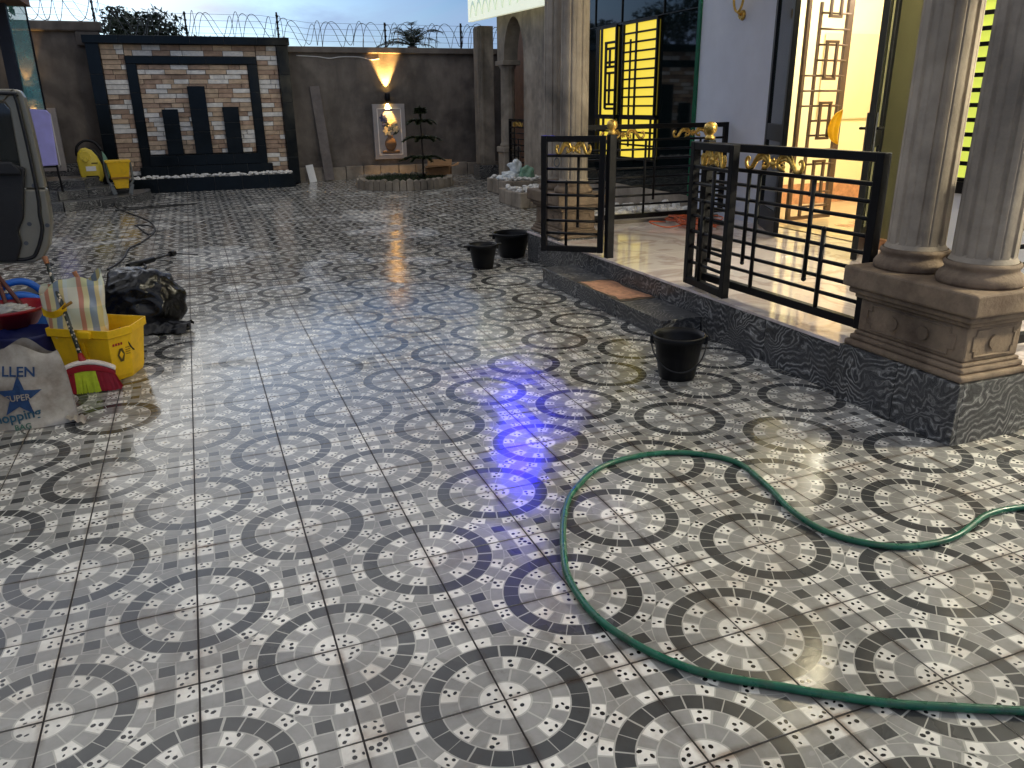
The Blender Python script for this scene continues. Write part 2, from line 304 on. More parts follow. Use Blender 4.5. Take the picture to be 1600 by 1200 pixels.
# ------------------------------------------------------------------ mesh builder
class MB:
    def __init__(s): s.v = []; s.f = []; s.m = []; s.sm = []
    def add(s, vs, fs, mi=0, smooth=False):
        o = len(s.v); s.v += [tuple(p) for p in vs]
        for f in fs: s.f.append(tuple(i + o for i in f)); s.m.append(mi); s.sm.append(smooth)
        return s
    def box(s, x0, x1, y0, y1, z0, z1, mi=0):
        vs = [(x, y, z) for z in (z0, z1) for y in (y0, y1) for x in (x0, x1)]
        return s.add(vs, [(0, 2, 3, 1), (4, 5, 7, 6), (0, 1, 5, 4), (2, 6, 7, 3), (0, 4, 6, 2), (1, 3, 7, 5)], mi)
    def beam(s, a, b, w, h, up=(0, 0, 1), mi=0):       # rectangular bar from a to b
        a = Vector(a); b = Vector(b); d = (b - a).normalized(); up = Vector(up)
        if abs(d.dot(up)) > .98: up = Vector((1, 0, 0))
        x = d.cross(up).normalized() * w / 2; z = x.cross(d).normalized() * h / 2
        vs = [p + i * x + j * z for p in (a, b) for j in (-1, 1) for i in (-1, 1)]
        return s.add(vs, [(0, 1, 3, 2), (4, 6, 7, 5), (0, 4, 5, 1), (2, 3, 7, 6), (0, 2, 6, 4), (1, 5, 7, 3)], mi)
    def tube(s, pts, r, seg=8, mi=0, caps=True, closed=False, smooth=True):
        P = [Vector(p) for p in pts]; n = len(P)
        rs = r if isinstance(r, (list, tuple)) else [r] * n
        T = []
        for i in range(n):
            a = P[(i - 1) % n] if (closed or i > 0) else P[i]; b = P[(i + 1) % n] if (closed or i < n - 1) else P[i]
            d = b - a; T.append(d.normalized() if d.length > 1e-9 else Vector((0, 0, 1)))
        ref = Vector((0, 0, 1)) if abs(T[0].z) < .9 else Vector((1, 0, 0))
        nn = (ref - T[0] * ref.dot(T[0])).normalized(); vs = []
        for i in range(n):
            nn = nn - T[i] * nn.dot(T[i])
            nn = nn.normalized() if nn.length > 1e-6 else T[i].orthogonal().normalized()
            bb = T[i].cross(nn)
            for k in range(seg):
                a = 2 * pi * k / seg; vs.append(P[i] + (nn * cos(a) + bb * sin(a)) * rs[i])
        fs = []
        for i in range(n if closed else n - 1):
            j = (i + 1) % n
            for k in range(seg):
                l = (k + 1) % seg; fs.append((i * seg + k, i * seg + l, j * seg + l, j * seg + k))
        s.add(vs, fs, mi, smooth)
        if caps and not closed:
            o = len(s.v) - n * seg
            s.f.append(tuple(o + k for k in reversed(range(seg)))); s.m.append(mi); s.sm.append(False)
            s.f.append(tuple(o + (n - 1) * seg + k for k in range(seg))); s.m.append(mi); s.sm.append(False)
        return s
    def lathe(s, prof, seg=24, c=(0, 0, 0), mi=0, smooth=True, fl=None, capb=True, capt=True, sx=1, sy=1):
        vs = []
        for r, z in prof:
            for k in range(seg):
                a = 2 * pi * k / seg; rr = r * (fl(k, z) if fl else 1)
                vs.append((c[0] + rr * cos(a) * sx, c[1] + rr * sin(a) * sy, c[2] + z))
        fs = []
        for i in range(len(prof) - 1):
            for k in range(seg):
                l = (k + 1) % seg; fs.append((i * seg + k, i * seg + l, (i + 1) * seg + l, (i + 1) * seg + k))
        if capb: fs.append(tuple(reversed(range(seg))))
        if capt: fs.append(tuple((len(prof) - 1) * seg + k for k in range(seg)))
        return s.add(vs, fs, mi, smooth)
    def prism(s, poly, fn, t0, t1, mi=0):              # poly (a,b) list; fn(a,b,t)->xyz
        n = len(poly); vs = [fn(a, b, t0) for a, b in poly] + [fn(a, b, t1) for a, b in poly]
        fs = [tuple(reversed(range(n))), tuple(range(n, 2 * n))] + [(i, (i + 1) % n, n + (i + 1) % n, n + i) for i in range(n)]
        return s.add(vs, fs, mi)
    def grid(s, nu, nv, fn, mi=0, smooth=True, wrap=False):
        vs = [fn(i / (nu if wrap else nu - 1), j / (nv - 1)) for j in range(nv) for i in range(nu)]
        fs = []
        for j in range(nv - 1):
            for i in range(nu if wrap else nu - 1):
                k = (i + 1) % nu; fs.append((j * nu + i, j * nu + k, (j + 1) * nu + k, (j + 1) * nu + i))
        return s.add(vs, fs, mi, smooth)
    def mesh(s, name, mats):
        me = bpy.data.meshes.new(name); me.from_pydata(s.v, [], s.f)
        for m in (mats if isinstance(mats, (list, tuple)) else [mats]): me.materials.append(MATS[m])
        me.polygons.foreach_set('material_index', s.m); me.polygons.foreach_set('use_smooth', s.sm); me.update()
        return me
def tot(o):
    v = Vector((0, 0, 0))
    while o: v = v + o.location; o = o.parent
    return v
def put(name, me, parent=None, loc=None, rz=0.0):
    o = bpy.data.objects.new(name, me); COL.objects.link(o); o.parent = parent
    if loc is not None: o.location = loc
    o.rotation_euler.z = rz
    return o
def W(mb, name, mats, parent=None, bevel=0.0):         # mesh given in world coordinates
    o = put(name, mb.mesh(name, mats), parent)
    if parent: o.location = -tot(parent)
    if bevel:
        md = o.modifiers.new('bevel', 'BEVEL'); md.width = bevel; md.segments = 2; md.limit_method = 'ANGLE'; md.angle_limit = radians(40)
    return o
def Lc(mb, name, mats, parent, bevel=0.0, loc=(0, 0, 0), rz=0.0):   # mesh given in the thing's own coordinates
    o = put(name, mb.mesh(name, mats), parent, loc, rz)
    if bevel:
        md = o.modifiers.new('bevel', 'BEVEL'); md.width = bevel; md.segments = 2; md.limit_method = 'ANGLE'; md.angle_limit = radians(40)
    return o
def tag(o, label=None, cat=None, group=None, kind=None):
    if label: o['label'] = label
    if cat: o['category'] = cat
    if group: o['group'] = group
    if kind: o['kind'] = kind
    return o
def thing(name, label, cat, loc=(0, 0, 0), rz=0.0, group=None):
    o = bpy.data.objects.new(name, None); COL.objects.link(o); o.location = loc; o.rotation_euler.z = rz; o.empty_display_size = .1
    return tag(o, label, cat, group)
def struct(o): o['kind'] = 'structure'; return o
def lamp(name, typ, parent, loc, energy, color, size=.05, **kw):
    d = bpy.data.lights.new(name, typ); d.energy = energy; d.color = color
    if typ in ('POINT', 'SPOT'): d.shadow_soft_size = size
    for k, v in kw.items(): setattr(d, k, v)
    o = bpy.data.objects.new(name, d); COL.objects.link(o); o.parent = parent
    o.location = Vector(loc) - (tot(parent) if parent else Vector((0, 0, 0)))
    return o
def smooth_path(pts, n=12):
    P = [Vector(p) for p in pts]; out = []
    for i in range(len(P) - 1):
        a = P[max(i - 1, 0)]; b = P[i]; c = P[i + 1]; d = P[min(i + 2, len(P) - 1)]
        for k in range(n):
            t = k / n
            out.append(.5 * ((2 * b) + (c - a) * t + (2 * a - 5 * b + 4 * c - d) * t * t + (3 * b - a - 3 * c + d) * t ** 3))
    out.append(P[-1]); return out

# ================================================================== SETTING
g = struct(W(MB().add([(-600, -600, -.06), (600, -600, -.06), (600, 600, -.06), (-600, 600, -.06)], [(0, 1, 2, 3)]), 'ground', 'earth'))
floor = struct(W(MB().box(-5.2, 7.2, -3.2, 17.0, -.055, -.0035), 'courtyard_floor', 'mortar'))
TM = ['tile_line', 'tile_light', 'tile_dark', 'tile_white', 'tile_dot']
def tile_mesh(name, seed, dots=True):
    rnd = random.Random(seed); s = TA - .0062; mb = MB()
    def P(u, v, z): return ((u - .5) * s, (v - .5) * s, z)
    mb.add([P(0, 0, -.0006), P(1, 0, -.0006), P(1, 1, -.0006), P(0, 1, -.0006), P(0, 0, -.008), P(1, 0, -.008), P(1, 1, -.008), P(0, 1, -.008)],
           [(0, 1, 2, 3), (0, 4, 5, 1), (1, 5, 6, 2), (2, 6, 7, 3), (3, 7, 4, 0)], 0)
    def poly(pts, z, mi): mb.add([P(u, v, z) for u, v in pts], [tuple(range(len(pts)))], mi)
    placed = []
    def dot(u, v, r):
        if any((u - a) ** 2 + (v - b) ** 2 < .048 ** 2 for a, b in placed): return
        placed.append((u, v))
        a = rnd.uniform(0, pi); e = rnd.uniform(.55, .95)
        pts = []
        for k in range(7):
            t = 2 * pi * k / 7; x = r * cos(t); y = r * e * sin(t); pts.append((u + x * cos(a) - y * sin(a), v + x * sin(a) + y * cos(a)))
        if all(.003 < p[0] < .997 and .003 < p[1] < .997 for p in pts): poly(pts, 0, 4)
    G2 = .0055
    for fl in (0, 1):
        T = (lambda u, v: (1 - u, 1 - v)) if fl else (lambda u, v: (u, v))
        # round medallion quarter
        q = [T(0, 0)] + [T(.709 * cos(a), .709 * sin(a)) for a in [k * pi / 36 for k in range(19)]]
        # pieces around the square corner lie under the medallion edge
        sq = .155
        def rect(u0, u1, v0, v1, mi):
            j = lambda: rnd.uniform(-.004, .004)
            pts = [(u0 + G2 + j(), v0 + G2 + j()), (u1 - G2 + j(), v0 + G2 + j()), (u1 - G2 + j(), v1 - G2 + j()), (u0 + G2 + j(), v1 - G2 + j())]
            pts = [(min(max(a, 0), 1), min(max(b, 0), 1)) for a, b in pts]
            poly([T(*p) for p in pts], -.00045, mi)
        rect(1 - sq, 1.006, -.006, sq, 3)
        rect(.66, 1 - sq, -.006, sq, 1); rect(1 - sq, 1.006, sq, .34, 1)
        rect(.715, 1 - sq, sq, .285, 2); rect(.60, .715, sq, .285, 1); rect(.715, 1 - sq, .285, .40, 1)
        rect(.60, .715, .285, .40, 1); rect(.5, .60, .39, .5, 2)
        if dots:
            for k in range(22):
                if k < 22: u, v = 1 - sq + .02 + rnd.random() * (sq - .03), .012 + rnd.random() * (sq - .03); p = T(u, v); dot(p[0], p[1], rnd.uniform(.014, .023))
        poly(q, -.0003, 0)
        def seg(r0, r1, a0, a1, mi, nd=0):
            a0 += rnd.uniform(-.012, .012) if a0 > .01 else 0; a1 += rnd.uniform(-.012, .012) if a1 < pi / 2 - .01 else 0
            i0 = G2 if a0 > .01 else 0; i1 = G2 if a1 < pi / 2 - .01 else 0
            n = 4; pts = []
            for k in range(n + 1):
                a = a0 + i0 / r1 + (a1 - a0 - (i0 + i1) / r1) * k / n; pts.append(T((r1 - G2) * cos(a), (r1 - G2) * sin(a)))
            for k in range(n, -1, -1):
                a = a0 + i0 / r0 + (a1 - a0 - (i0 + i1) / r0) * k / n; pts.append(T((r0 + G2) * cos(a), (r0 + G2) * sin(a)))
            poly(pts, -.00015, mi)
            if dots:
                for k in range(nd * 3):
                    rr = rnd.uniform(r0 + .022, r1 - .022); aa = rnd.uniform(a0 + .03 / rr, a1 - .03 / rr)
                    p = T(rr * cos(aa), rr * sin(aa)); dot(p[0], p[1], rnd.uniform(.014, .023))
        D = radians
        n = 9; poly([T(0, 0)] + [T(.172 * cos(a), .172 * sin(a)) for a in [k * pi / 2 / n for k in range(n + 1)]], -.00015, 3)
        if dots:
            for rr, aa in ((.05, 20), (.06, 66), (.11, 12), (.12, 45), (.11, 78), (.148, 28), (.15, 62), (.09, 50)):
                aa = D(aa + rnd.uniform(-8, 8)); p = T(rr * cos(aa), rr * sin(aa)); dot(p[0], p[1], rnd.uniform(.015, .021))
        for a, b in ((0, 31), (31, 62), (62, 90)): seg(.18, .322, D(a), D(b), 1)
        for k, (a, b) in enumerate(((0, 17), (17, 38), (38, 53), (53, 73), (73, 90))): seg(.322, .457, D(a), D(b), 3 if k in (1, 3) else 1, 5 if k in (1, 3) else 0)
        for k in range(6): seg(.457, .597, D(15 * k), D(15 * k + 15), 2)
        for k, (a, b) in enumerate(((0, 11), (11, 28), (28, 40), (40, 52), (52, 64), (64, 79), (79, 90))): seg(.597, .7075, D(a), D(b), 3 if k in (0, 2, 4, 6) else 1, 4 if k in (0, 2, 4, 6) else 0)
    return mb
tmb = [tile_mesh('tile', 10 + k) for k in range(3)]
tms = [m.mesh('tile', TM) for m in tmb]
far_mb = tile_mesh('tile', 40, False)
cells = []
for j in range(-13, 18):
    for i in range(-8, 42):
        cx, cy = (j + .5) * TA, (i + .5) * TA
        if cx > 3.1 and .45 < cy < 5.75: continue
        if cx > 5.85 or cy > 16.6 or cx < -5: continue
        x, y, w = PROJ((cx, cy, 0)); vis = w > .3 and -60 < x < 1660 and -60 < y < 1280
        cells.append((0 if vis else 1, w if w > 0 else 99, i, j, cx, cy))
cells.sort()
joined = MB()
for k, (nv, w, i, j, cx, cy) in enumerate(cells):
    rz = (0 if (i + j) % 2 == 0 else pi / 2) + pi * random.randrange(2)
    tx, ty, dz = U(-.002, .002), U(-.002, .002), U(-.0005, .0005)
    if k < 300:
        o = put('tile', tms[random.randrange(3)], floor, (cx, cy, dz), rz); o.rotation_euler.x = tx; o.rotation_euler.y = ty
    else:
        src = tmb[random.randrange(3)] if cy < 7.5 else far_mb; mt = Matrix.Translation((cx, cy, dz)) @ Matrix.Rotation(tx, 4, 'X') @ Matrix.Rotation(ty, 4, 'Y') @ Matrix.Rotation(rz, 4, 'Z')
        off = len(joined.v); c, s_ = cos(rz), sin(rz)
        joined.v += [(cx + c * x - s_ * y, cy + s_ * x + c * y, dz + z + ty * -(c * x - s_ * y) + tx * (s_ * x + c * y)) for x, y, z in src.v]
        joined.f += [tuple(a + off for a in f) for f in src.f]; joined.m += src.m; joined.sm += src.sm
tag(W(joined, 'tile', TM, floor), 'smaller far tiles of the mosaic printed floor', kind='stuff')

# ------------------------------------------------------------------ boundary wall at the back
BW = 16.6
bw = thing('boundary_wall', 'grey cement boundary wall behind the round planter', 'wall', (4, BW, 0))
W(MB().box(1.75, 9.5, BW, BW + .22, .28, 2.68), 'plaster', 'cement_dark', bw)
W(MB().box(1.75, 9.5, BW - .09, BW + .25, 2.68, 2.80), 'coping', 'cement_dark', bw, .01)
x = 1.78
while x < 9.3:
    l = U(.38, .46); W(MB().box(x, x + l - .015, BW - U(.05, .075), BW + .2, -.02, U(.27, .30)), 'plinth_block', 'cement', bw, .012); x += l
bl = thing('boundary_wall', 'taller brown cement wall section left of the brick feature wall', 'wall', (-3, BW, 0))
W(MB().box(-5.2, -1.72, BW, BW + .25, 0, 3.02), 'plaster', 'cement_dark', bl)
W(MB().box(-5.2, -1.55, BW - .1, BW + .3, 3.02, 3.2), 'coping', 'cement_dark', bl, .03)
W(MB().box(-2.02, -1.60, BW - .08, BW + .3, 2.76, 3.0195), 'corbel', 'cement_dark', bl, .02)
W(MB().box(-5.2, -1.75, BW - .06, BW, 0, .55), 'plinth_band', 'marble', bl)
bs = thing('boundary_wall', 'cement boundary wall running along the left side of the yard', 'wall', (-5.3, 8, 0))
W(MB().box(-5.42, -5.22, -4, 16.55, 0, 2.6), 'plaster', 'cement_dark', bs); W(MB().box(-5.48, -5.2, -4, 16.49, 2.6, 2.72), 'coping', 'cement_dark', bs)

# ------------------------------------------------------------------ feature wall with stone strips and black tiles
fw = thing('feature_wall', 'stone strip feature wall framed in black tiles with three black bars', 'wall', (0, 16, 0))
W(MB().box(-1.8, 1.88, 16.12, 16.58, 0, 2.8), 'backing', 'cement_dark', fw)
def black_run(name, x0, x1, y0, y1, z0, z1, n, vertical):
    p = W(MB().box(x0 + .01, x1 - .01, y0 + .012, y1, z0 + .004, z1 - .004), name, 'black_joint', fw)
    for k in range(n):
        if vertical:
            a = z0 + (z1 - z0) * k / n; b = z0 + (z1 - z0) * (k + 1) / n; mb = MB().box(x0, x1, y0, y1 + .004, a + .003, b - .003)
        else:
            a = x0 + (x1 - x0) * k / n; b = x0 + (x1 - x0) * (k + 1) / n; mb = MB().box(a + .003, b - .003, y0, y1 + .004, z0, z1)
        W(mb, 'tile', 'black_tile', p, .003)
for x0, x1 in ((-1.83, -1.60), (1.69, 1.91)): black_run('pilaster', x0, x1, 15.93, 16.11, .02, 2.77, 5, True)
black_run('lintel', -1.87, 1.95, 15.90, 16.60, 2.775, 2.92, 6, False)
for x0, x1 in ((-1.18, -1.0), (1.08, 1.27)): black_run('inner_pilaster', x0, x1, 15.97, 16.11, .30, 2.41, 4, True)
black_run('inner_lintel', -1.18, 1.27, 15.965, 16.11, 2.415, 2.55, 5, False)
for x0, x1, z1 in ((-.66, -.36, 1.57), (-.13, .20, 2.0), (.49, .80, 1.6)): black_run('bar', x0, x1, 15.90, 16.05, .69, z1, 3, True)
black_run('ledge', -1.02, 1.12, 15.82, 16.1, .48, .685, 4, False)
black_run('ledge', -1.22, 1.35, 15.74, 15.955, .285, .475, 5, False)
black_run('trough_front', -1.45, 1.74, 15.38, 15.46, 0.0, .27, 6, False)
W(MB().box(-1.44, 1.73, 15.47, 15.9, 0, .2), 'trough_bed', 'cement_dark', fw)
bricks = []
def lay(x0, x1, z0, z1, yf, rows):
    h = (z1 - z0) / rows
    for r in range(rows):
        x = x0 - (U(.03, .25) if x1 - x0 > .6 else U(.0, .1))
        while x < x1:
            l = random.choice((.22, .28, .33, .36, .40)); a = max(x, x0); b = min(x + l, x1)
            if x1 - b < .07: b = x1; l = x1 - x
            if b - a > .05: bricks.append((a, b, z0 + r * h, z0 + (r + 1) * h, yf))
            x += l
            if b == x1: break
lay(-.995, 1.075, .70, 2.40, 16.02, 19)
lay(-1.595, -1.185, .30, 2.765, 16.05, 27); lay(1.275, 1.685, .30, 2.765, 16.05, 27); lay(-1.18, 1.27, 2.56, 2.765, 16.05, 2)
for a, b, c, d, yf in bricks:
    y = yf + U(-.02, .016); q = R(); mt = 'stone_white' if q < .32 else ('stone_tan' if q < .68 else 'stone_brown')
    e = .005; mb = MB(); vs = [(a + e, 16.125, c + e), (b - e, 16.125, c + e), (b - e, 16.125, d - e), (a + e, 16.125, d - e)]
    n = 3
    fr = [(a + e + (b - a - 2 * e) * k / n, y + U(-.008, .008), z) for z in (c + e, d - e) for k in range(n + 1)]
    vs = fr + [(a + e, 16.125, c + e), (b - e, 16.125, c + e), (b - e, 16.125, d - e), (a + e, 16.125, d - e)]
    fs = [(k, k + 1, n + 2 + k, n + 1 + k) for k in range(n)]
    fs += [tuple([8] + [k for k in range(n + 1)][::1] + [9]), (9, 3, 7, 10), tuple([10] + list(range(2 * n + 1, n, -1)) + [11]), (11, 4, 0, 8)]
    mb.add(vs, fs); W(mb, 'stone_strip', mt, fw)
def pebble_heap(name, n, fn, label, size=(.025, .055), par=None):
    mb = MB()
    for k in range(n):
        x, y, z = fn(); r = U(*size); a = U(0, 6); sx, sy, sz = U(.7, 1.3), U(.7, 1.2), U(.55, .9)
        vs = []; ring = 6
        for p, zz in ((.55, -.6), (1, 0), (.6, .65)):
            for t in range(ring):
                an = a + 2 * pi * t / ring; j = U(.85, 1.15); vs.append((x + r * p * sx * j * cos(an), y + r * p * sy * j * sin(an), z + r * sz * zz))
        fs = [tuple(reversed(range(ring))), tuple(range(2 * ring, 3 * ring))] + [(q * ring + t, q * ring + (t + 1) % ring, (q + 1) * ring + (t + 1) % ring, (q + 1) * ring + t) for q in (0, 1) for t in range(ring)]
        mb.add(vs, fs, 0, True)
    o = W(mb, name, 'pebble', par); return tag(o, label, 'pebbles', kind='stuff')
pebble_heap('pebbles', 420, lambda: (U(-1.40, 1.70), U(15.48, 15.72), .235 + U(0, .07)), 'white pebbles in the trough below the brick feature wall')

# ------------------------------------------------------------------ razor wire, posts and strands on top of the wall
def top_z(x): return 3.2 if x < -1.55 else (2.92 if x < 1.92 else 2.80)
rw = MB()
for ph, r0 in ((0, .25), (2.4, .23)):
    pts = []; n = 1500
    for k in range(n):
        x = -4.0 + 13.4 * k / n; a = ph + x * 2 * pi / .42 + .5 * sin(x * 3.1 + ph); rr = r0 * (1 + .12 * sin(x * 7.3 + ph * 2))
        zt = (top_z(x - .15) + top_z(x + .15)) / 2
        pts.append((x + .10 * cos(a * .5), BW + .1 + rr * .8 * cos(a), zt + .02 + r0 + rr * sin(a)))
    rw.tube(pts, .0065, 4)
tag(W(rw, 'razor_wire', 'wire_steel'), 'coils of razor wire along the top of the back wall', 'razor wire')
st = MB()
for h in (.12, .24, .36, .48):
    pts = [(x / 2, BW + .12, (top_z(x / 2 - .3) + top_z(x / 2 + .3)) / 2 + h) for x in range(-8, 19)]; st.tube(pts, .003, 4)
tag(W(st, 'fence_wire', 'wire_steel'), 'thin straight fence wires strung between the wall top posts', 'wire')
for x, h, nm in ((-1.65, .5, 'above the taller wall section at left'), (.02, .52, 'above the middle of the feature wall'), (1.84, .55, 'above the right corner of the feature wall'), (4.15, .52, 'above the lit wall lamp'), (5.92, .54, 'nearest the fluted far pillar')):
    t = thing('fence_post', 'thin dark fence post on the wall ' + nm, 'post', (x, BW + .13, top_z(x)), 0, 'posts of the wall top fence')
    Lc(MB().box(-.018, .018, -.018, .018, -.05, h), 'shaft', 'black_metal', t)
    for z in (.12, .24, .36, .48): Lc(MB().lathe([(.012, -.025), (.028, -.012), (.028, .012), (.012, .025)], 8, (0, -.03, z)), 'insulator', 'black_plastic', t)

# ------------------------------------------------------------------ mural panels and wall lamps
def mural(cx, label, cat_lab, rot=0):
    z0, z1, w = .42, 1.62, .74; y = BW - .07
    t = thing('mural_panel', label, 'mural', (cx, BW, z0), 0, 'flower murals on the back wall')
    W(MB().box(cx - w / 2, cx + w / 2, y, BW - .002, z0, z1), 'panel', 'plaster_white', t, .006)
    fr = MB(); i = .09
    for a, b, c, d in ((-w / 2 + i, w / 2 - i, z0 + i, z0 + i + .02), (-w / 2 + i, w / 2 - i, z1 - i - .02, z1 - i), (-w / 2 + i, -w / 2 + i + .02, z0 + i, z1 - i), (w / 2 - i - .02, w / 2 - i, z0 + i, z1 - i)):
        fr.box(cx + a, cx + b, y - .012, y + .01, c, d)
    W(fr, 'border', 'white_paint', t)
    W(MB().box(cx - .2, cx + .2, y - .03, y + .01, z0 + .13, z0 + .185), 'vase_stand', 'vase_brown', t, .008)
    W(MB().lathe([(.06, 0), (.10, .04), (.135, .13), (.13, .2), (.09, .27), (.055, .30), (.075, .34)], 18, (cx, y, z0 + .185), sy=.28), 'vase', 'vase_brown', t)
    for k, (dx, dz, s, m) in enumerate(((-.06, .62, .11, 'flower_cream'), (.07, .80, .10, 'flower_cream'), (.13, .66, .08, 'flower_cream'), (-.14, .90, .09, 'flower_blue'), (.02, .72, .07, 'flower_cream'), (-.13, .76, .05, 'flower_blue'))):
        mb = MB()
        for q in range(6):
            a = q * pi / 3 + k; c = Vector((cx + dx + cos(a) * s * .5, 0, z0 + dz + sin(a) * s * .5))
            pts = []
            for e in range(8):
                b = 2 * pi * e / 8; u = cos(b) * s * .55; v = sin(b) * s * .30; pts.append((c.x + u * cos(a) - v * sin(a), c.z + u * sin(a) + v * cos(a)))
            mb.prism(pts, lambda p, r_, tt: (p, tt, r_), y - .010 - .004 * q, y + .004)
        W(mb, 'flower', m, t)
    lf = MB()
    for q in range(16):
        a = U(-.3, pi + .3); l = U(.08, .2); bx, bz = cx + U(-.08, .08), z0 + U(.52, .75); dx, dz = cos(a) * l, sin(a) * l
        lf.prism([(bx, bz), (bx + dx * .5 - dz * .16, bz + dz * .5 + dx * .16), (bx + dx, bz + dz), (bx + dx * .5 + dz * .16, bz + dz * .5 - dx * .16)], lambda p, r_, tt: (p, tt, r_), y - .006 - q * .0006, y + .004)
    W(lf, 'foliage', 'mural_leaf', t)
mural(4.08, 'flower vase mural panel under the lit wall lamp behind the planter', '')
mural(-2.98, 'dim mural panel on the left wall section beside the lavender board', '')
def wall_lamp(cx, z, label, e):
    t = thing('wall_lamp', label, 'lamp', (cx, BW, z), 0, 'up and down wall lamps on the back wall')
    W(MB().box(cx - .04, cx + .04, BW - .05, BW - .001, z - .05, z + .05), 'bracket', 'black_metal', t)
    W(MB().lathe([(.055, -.085), (.06, -.08), (.06, .08), (.055, .085)], 16, (cx, BW - .11, z), capb=False, capt=False), 'housing', 'black_metal', t)
    W(MB().lathe([(.045, -.05), (.045, .05)], 12, (cx, BW - .11, z)), 'bulb', 'lamp_warm', t)
    for s in (1, -1):
        l = lamp('beam', 'SPOT', t, (cx, BW - .10, z + s * .10), e * (1 if s > 0 else .55), (1, .56, .16), .03, spot_size=radians(52), spot_blend=.45)
        l.rotation_euler = (pi if s > 0 else 0, 0, 0); l.rotation_euler.x += radians(-7) * s
wall_lamp(4.06, 1.76, 'lit up and down lamp on the back wall above the mural', 620)
wall_lamp(-3.0, 1.90, 'lit lamp on the left wall section behind the left house glass', 55)
cb = smooth_path([(2.15, BW - .012, 2.62), (2.6, BW - .012, 2.60), (2.85, BW - .012, 2.57), (3.1, BW - .012, 2.60), (3.5, BW - .012, 2.60), (3.75, BW - .012, 2.55), (3.95, BW - .012, 2.57)], 6)
tag(W(MB().tube(cb, .011, 5), 'cable', 'white_paint'), 'pale cable sagging along the top of the back wall', 'cable')
pk = thing('plank', 'long weathered grey plank leaning on the back wall', 'plank', (2.55, 16.35, 0))
W(MB().beam((2.60, 16.34, .02), (2.47, BW - .02, 2.0), .21, .035, (0, 1, .05)), 'board', 'plank_grey', pk, .004)
wbd = thing('offcut_board', 'small white board standing beside the leaning plank', 'board', (2.2, 16.3, 0))
W(MB().beam((2.22, 16.25, 0), (2.18, 16.42, .36), .16, .02, (0, 1, .2)), 'board', 'white_paint', wbd, .003)

# ------------------------------------------------------------------ round planter with its small tree
PC = Vector((3.83, 14.35, 0)); PR = .98
pl = thing('round_planter', 'round planter ringed with upright rough edging stones', 'planter', PC)
nst = 44
for k in range(nst):
    a = 2 * pi * k / nst; h = U(.19, .235); w = 2 * pi * PR / nst * .94; d = U(.10, .13)
    mb = MB(); r0 = U(-.012, .012)
    pts = [(-w / 2, 0), (w / 2, 0), (w / 2 * U(.85, 1), h * .85), (w * U(-.1, .1), h), (-w / 2 * U(.85, 1), h * .85)]
    mb.prism(pts, lambda p, q, t: (p, t, q), -d / 2, d / 2)
    Lc(mb, 'edging_stone', 'cement', pl, .008, ((PR - .05 + r0) * cos(a), (PR - .05 + r0) * sin(a), 0), a + pi / 2)
Lc(MB().lathe([(PR - .1, 0), (PR - .1, .13), (.5, .16), (.01, .17)], 36, capb=False), 'soil', 'soil', pl)
def blades(n, fn, h, w, mat, name, label=None, par=None):
    mb = MB()
    for k in range(n):
        x, y, z = fn(); a = U(0, 6.28); hh = U(*h); ww = U(*w); lx, ly = U(-.5, .5) * hh, U(-.5, .5) * hh
        mb.add([(x - cos(a) * ww, y - sin(a) * ww, z), (x + cos(a) * ww, y + sin(a) * ww, z), (x + lx, y + ly, z + hh)], [(0, 1, 2)])
    return W(mb, name, mat, par)
def disk(c, r, z):
    a = U(0, 6.28); q = r * sqrt(R()); return (c.x + q * cos(a), c.y + q * sin(a), z)
tag(blades(2600, lambda: disk(PC, .82, .14), (.03, .10), (.004, .010), 'grass', 'grass'), 'low grass growing in the round planter', 'grass', kind='stuff')
nt_ = thing('small_conifer', 'young tiered conifer standing in the round planter', 'tree', PC + Vector((.30, -.35, .15)))
Lc(MB().tube([(0, 0, -.05), (.01, 0, .5), (0, .01, 1.05), (.01, 0, 1.38)], [.022, .018, .012, .004], 8), 'trunk', 'bark', nt_)
cr_ = MB()
for zt, L_ in ((.42, .46), (.80, .40), (1.12, .30), (1.33, .10)):
    for k in range(7):
        a = 2 * pi * k / 7 + zt * 3; pts = []
        for q in range(7):
            u = q / 6; pts.append(Vector((cos(a) * L_ * u, sin(a) * L_ * u, zt + .06 * sin(u * pi) - .05 * u)))
        cr_.tube(pts, .005, 4)
        for q in range(260):
            u = U(.06, 1); i = min(int(u * 6), 5); p = pts[i].lerp(pts[i + 1], u * 6 - i); b = a + random.choice((-1, 1)) * U(.5, 1.3); l = U(.05, .12) * (1.15 - .5 * u)
            d = Vector((cos(b), sin(b), U(-.35, .35))) * l; n_ = Vector((-sin(b), cos(b), U(-.5, .5))) * .016
            cr_.add([p - n_, p + n_, p + d], [(0, 1, 2)])
for q in range(160):
    z = U(1.15, 1.42); a = U(0, 6.28); p = Vector((0, 0, z)); d = Vector((cos(a), sin(a), U(.2, 1.2))) * U(.03, .07); n_ = Vector((-sin(a), cos(a), 0)) * .01
    cr_.add([p - n_, p + n_, p + d], [(0, 1, 2)])
Lc(cr_, 'crown', 'leaf_b', nt_)
bu = thing('spiky_plant', 'low dark spiky plant at the foot of the conifer', 'plant', PC + Vector((.28, -.42, .15)))
mb = MB()
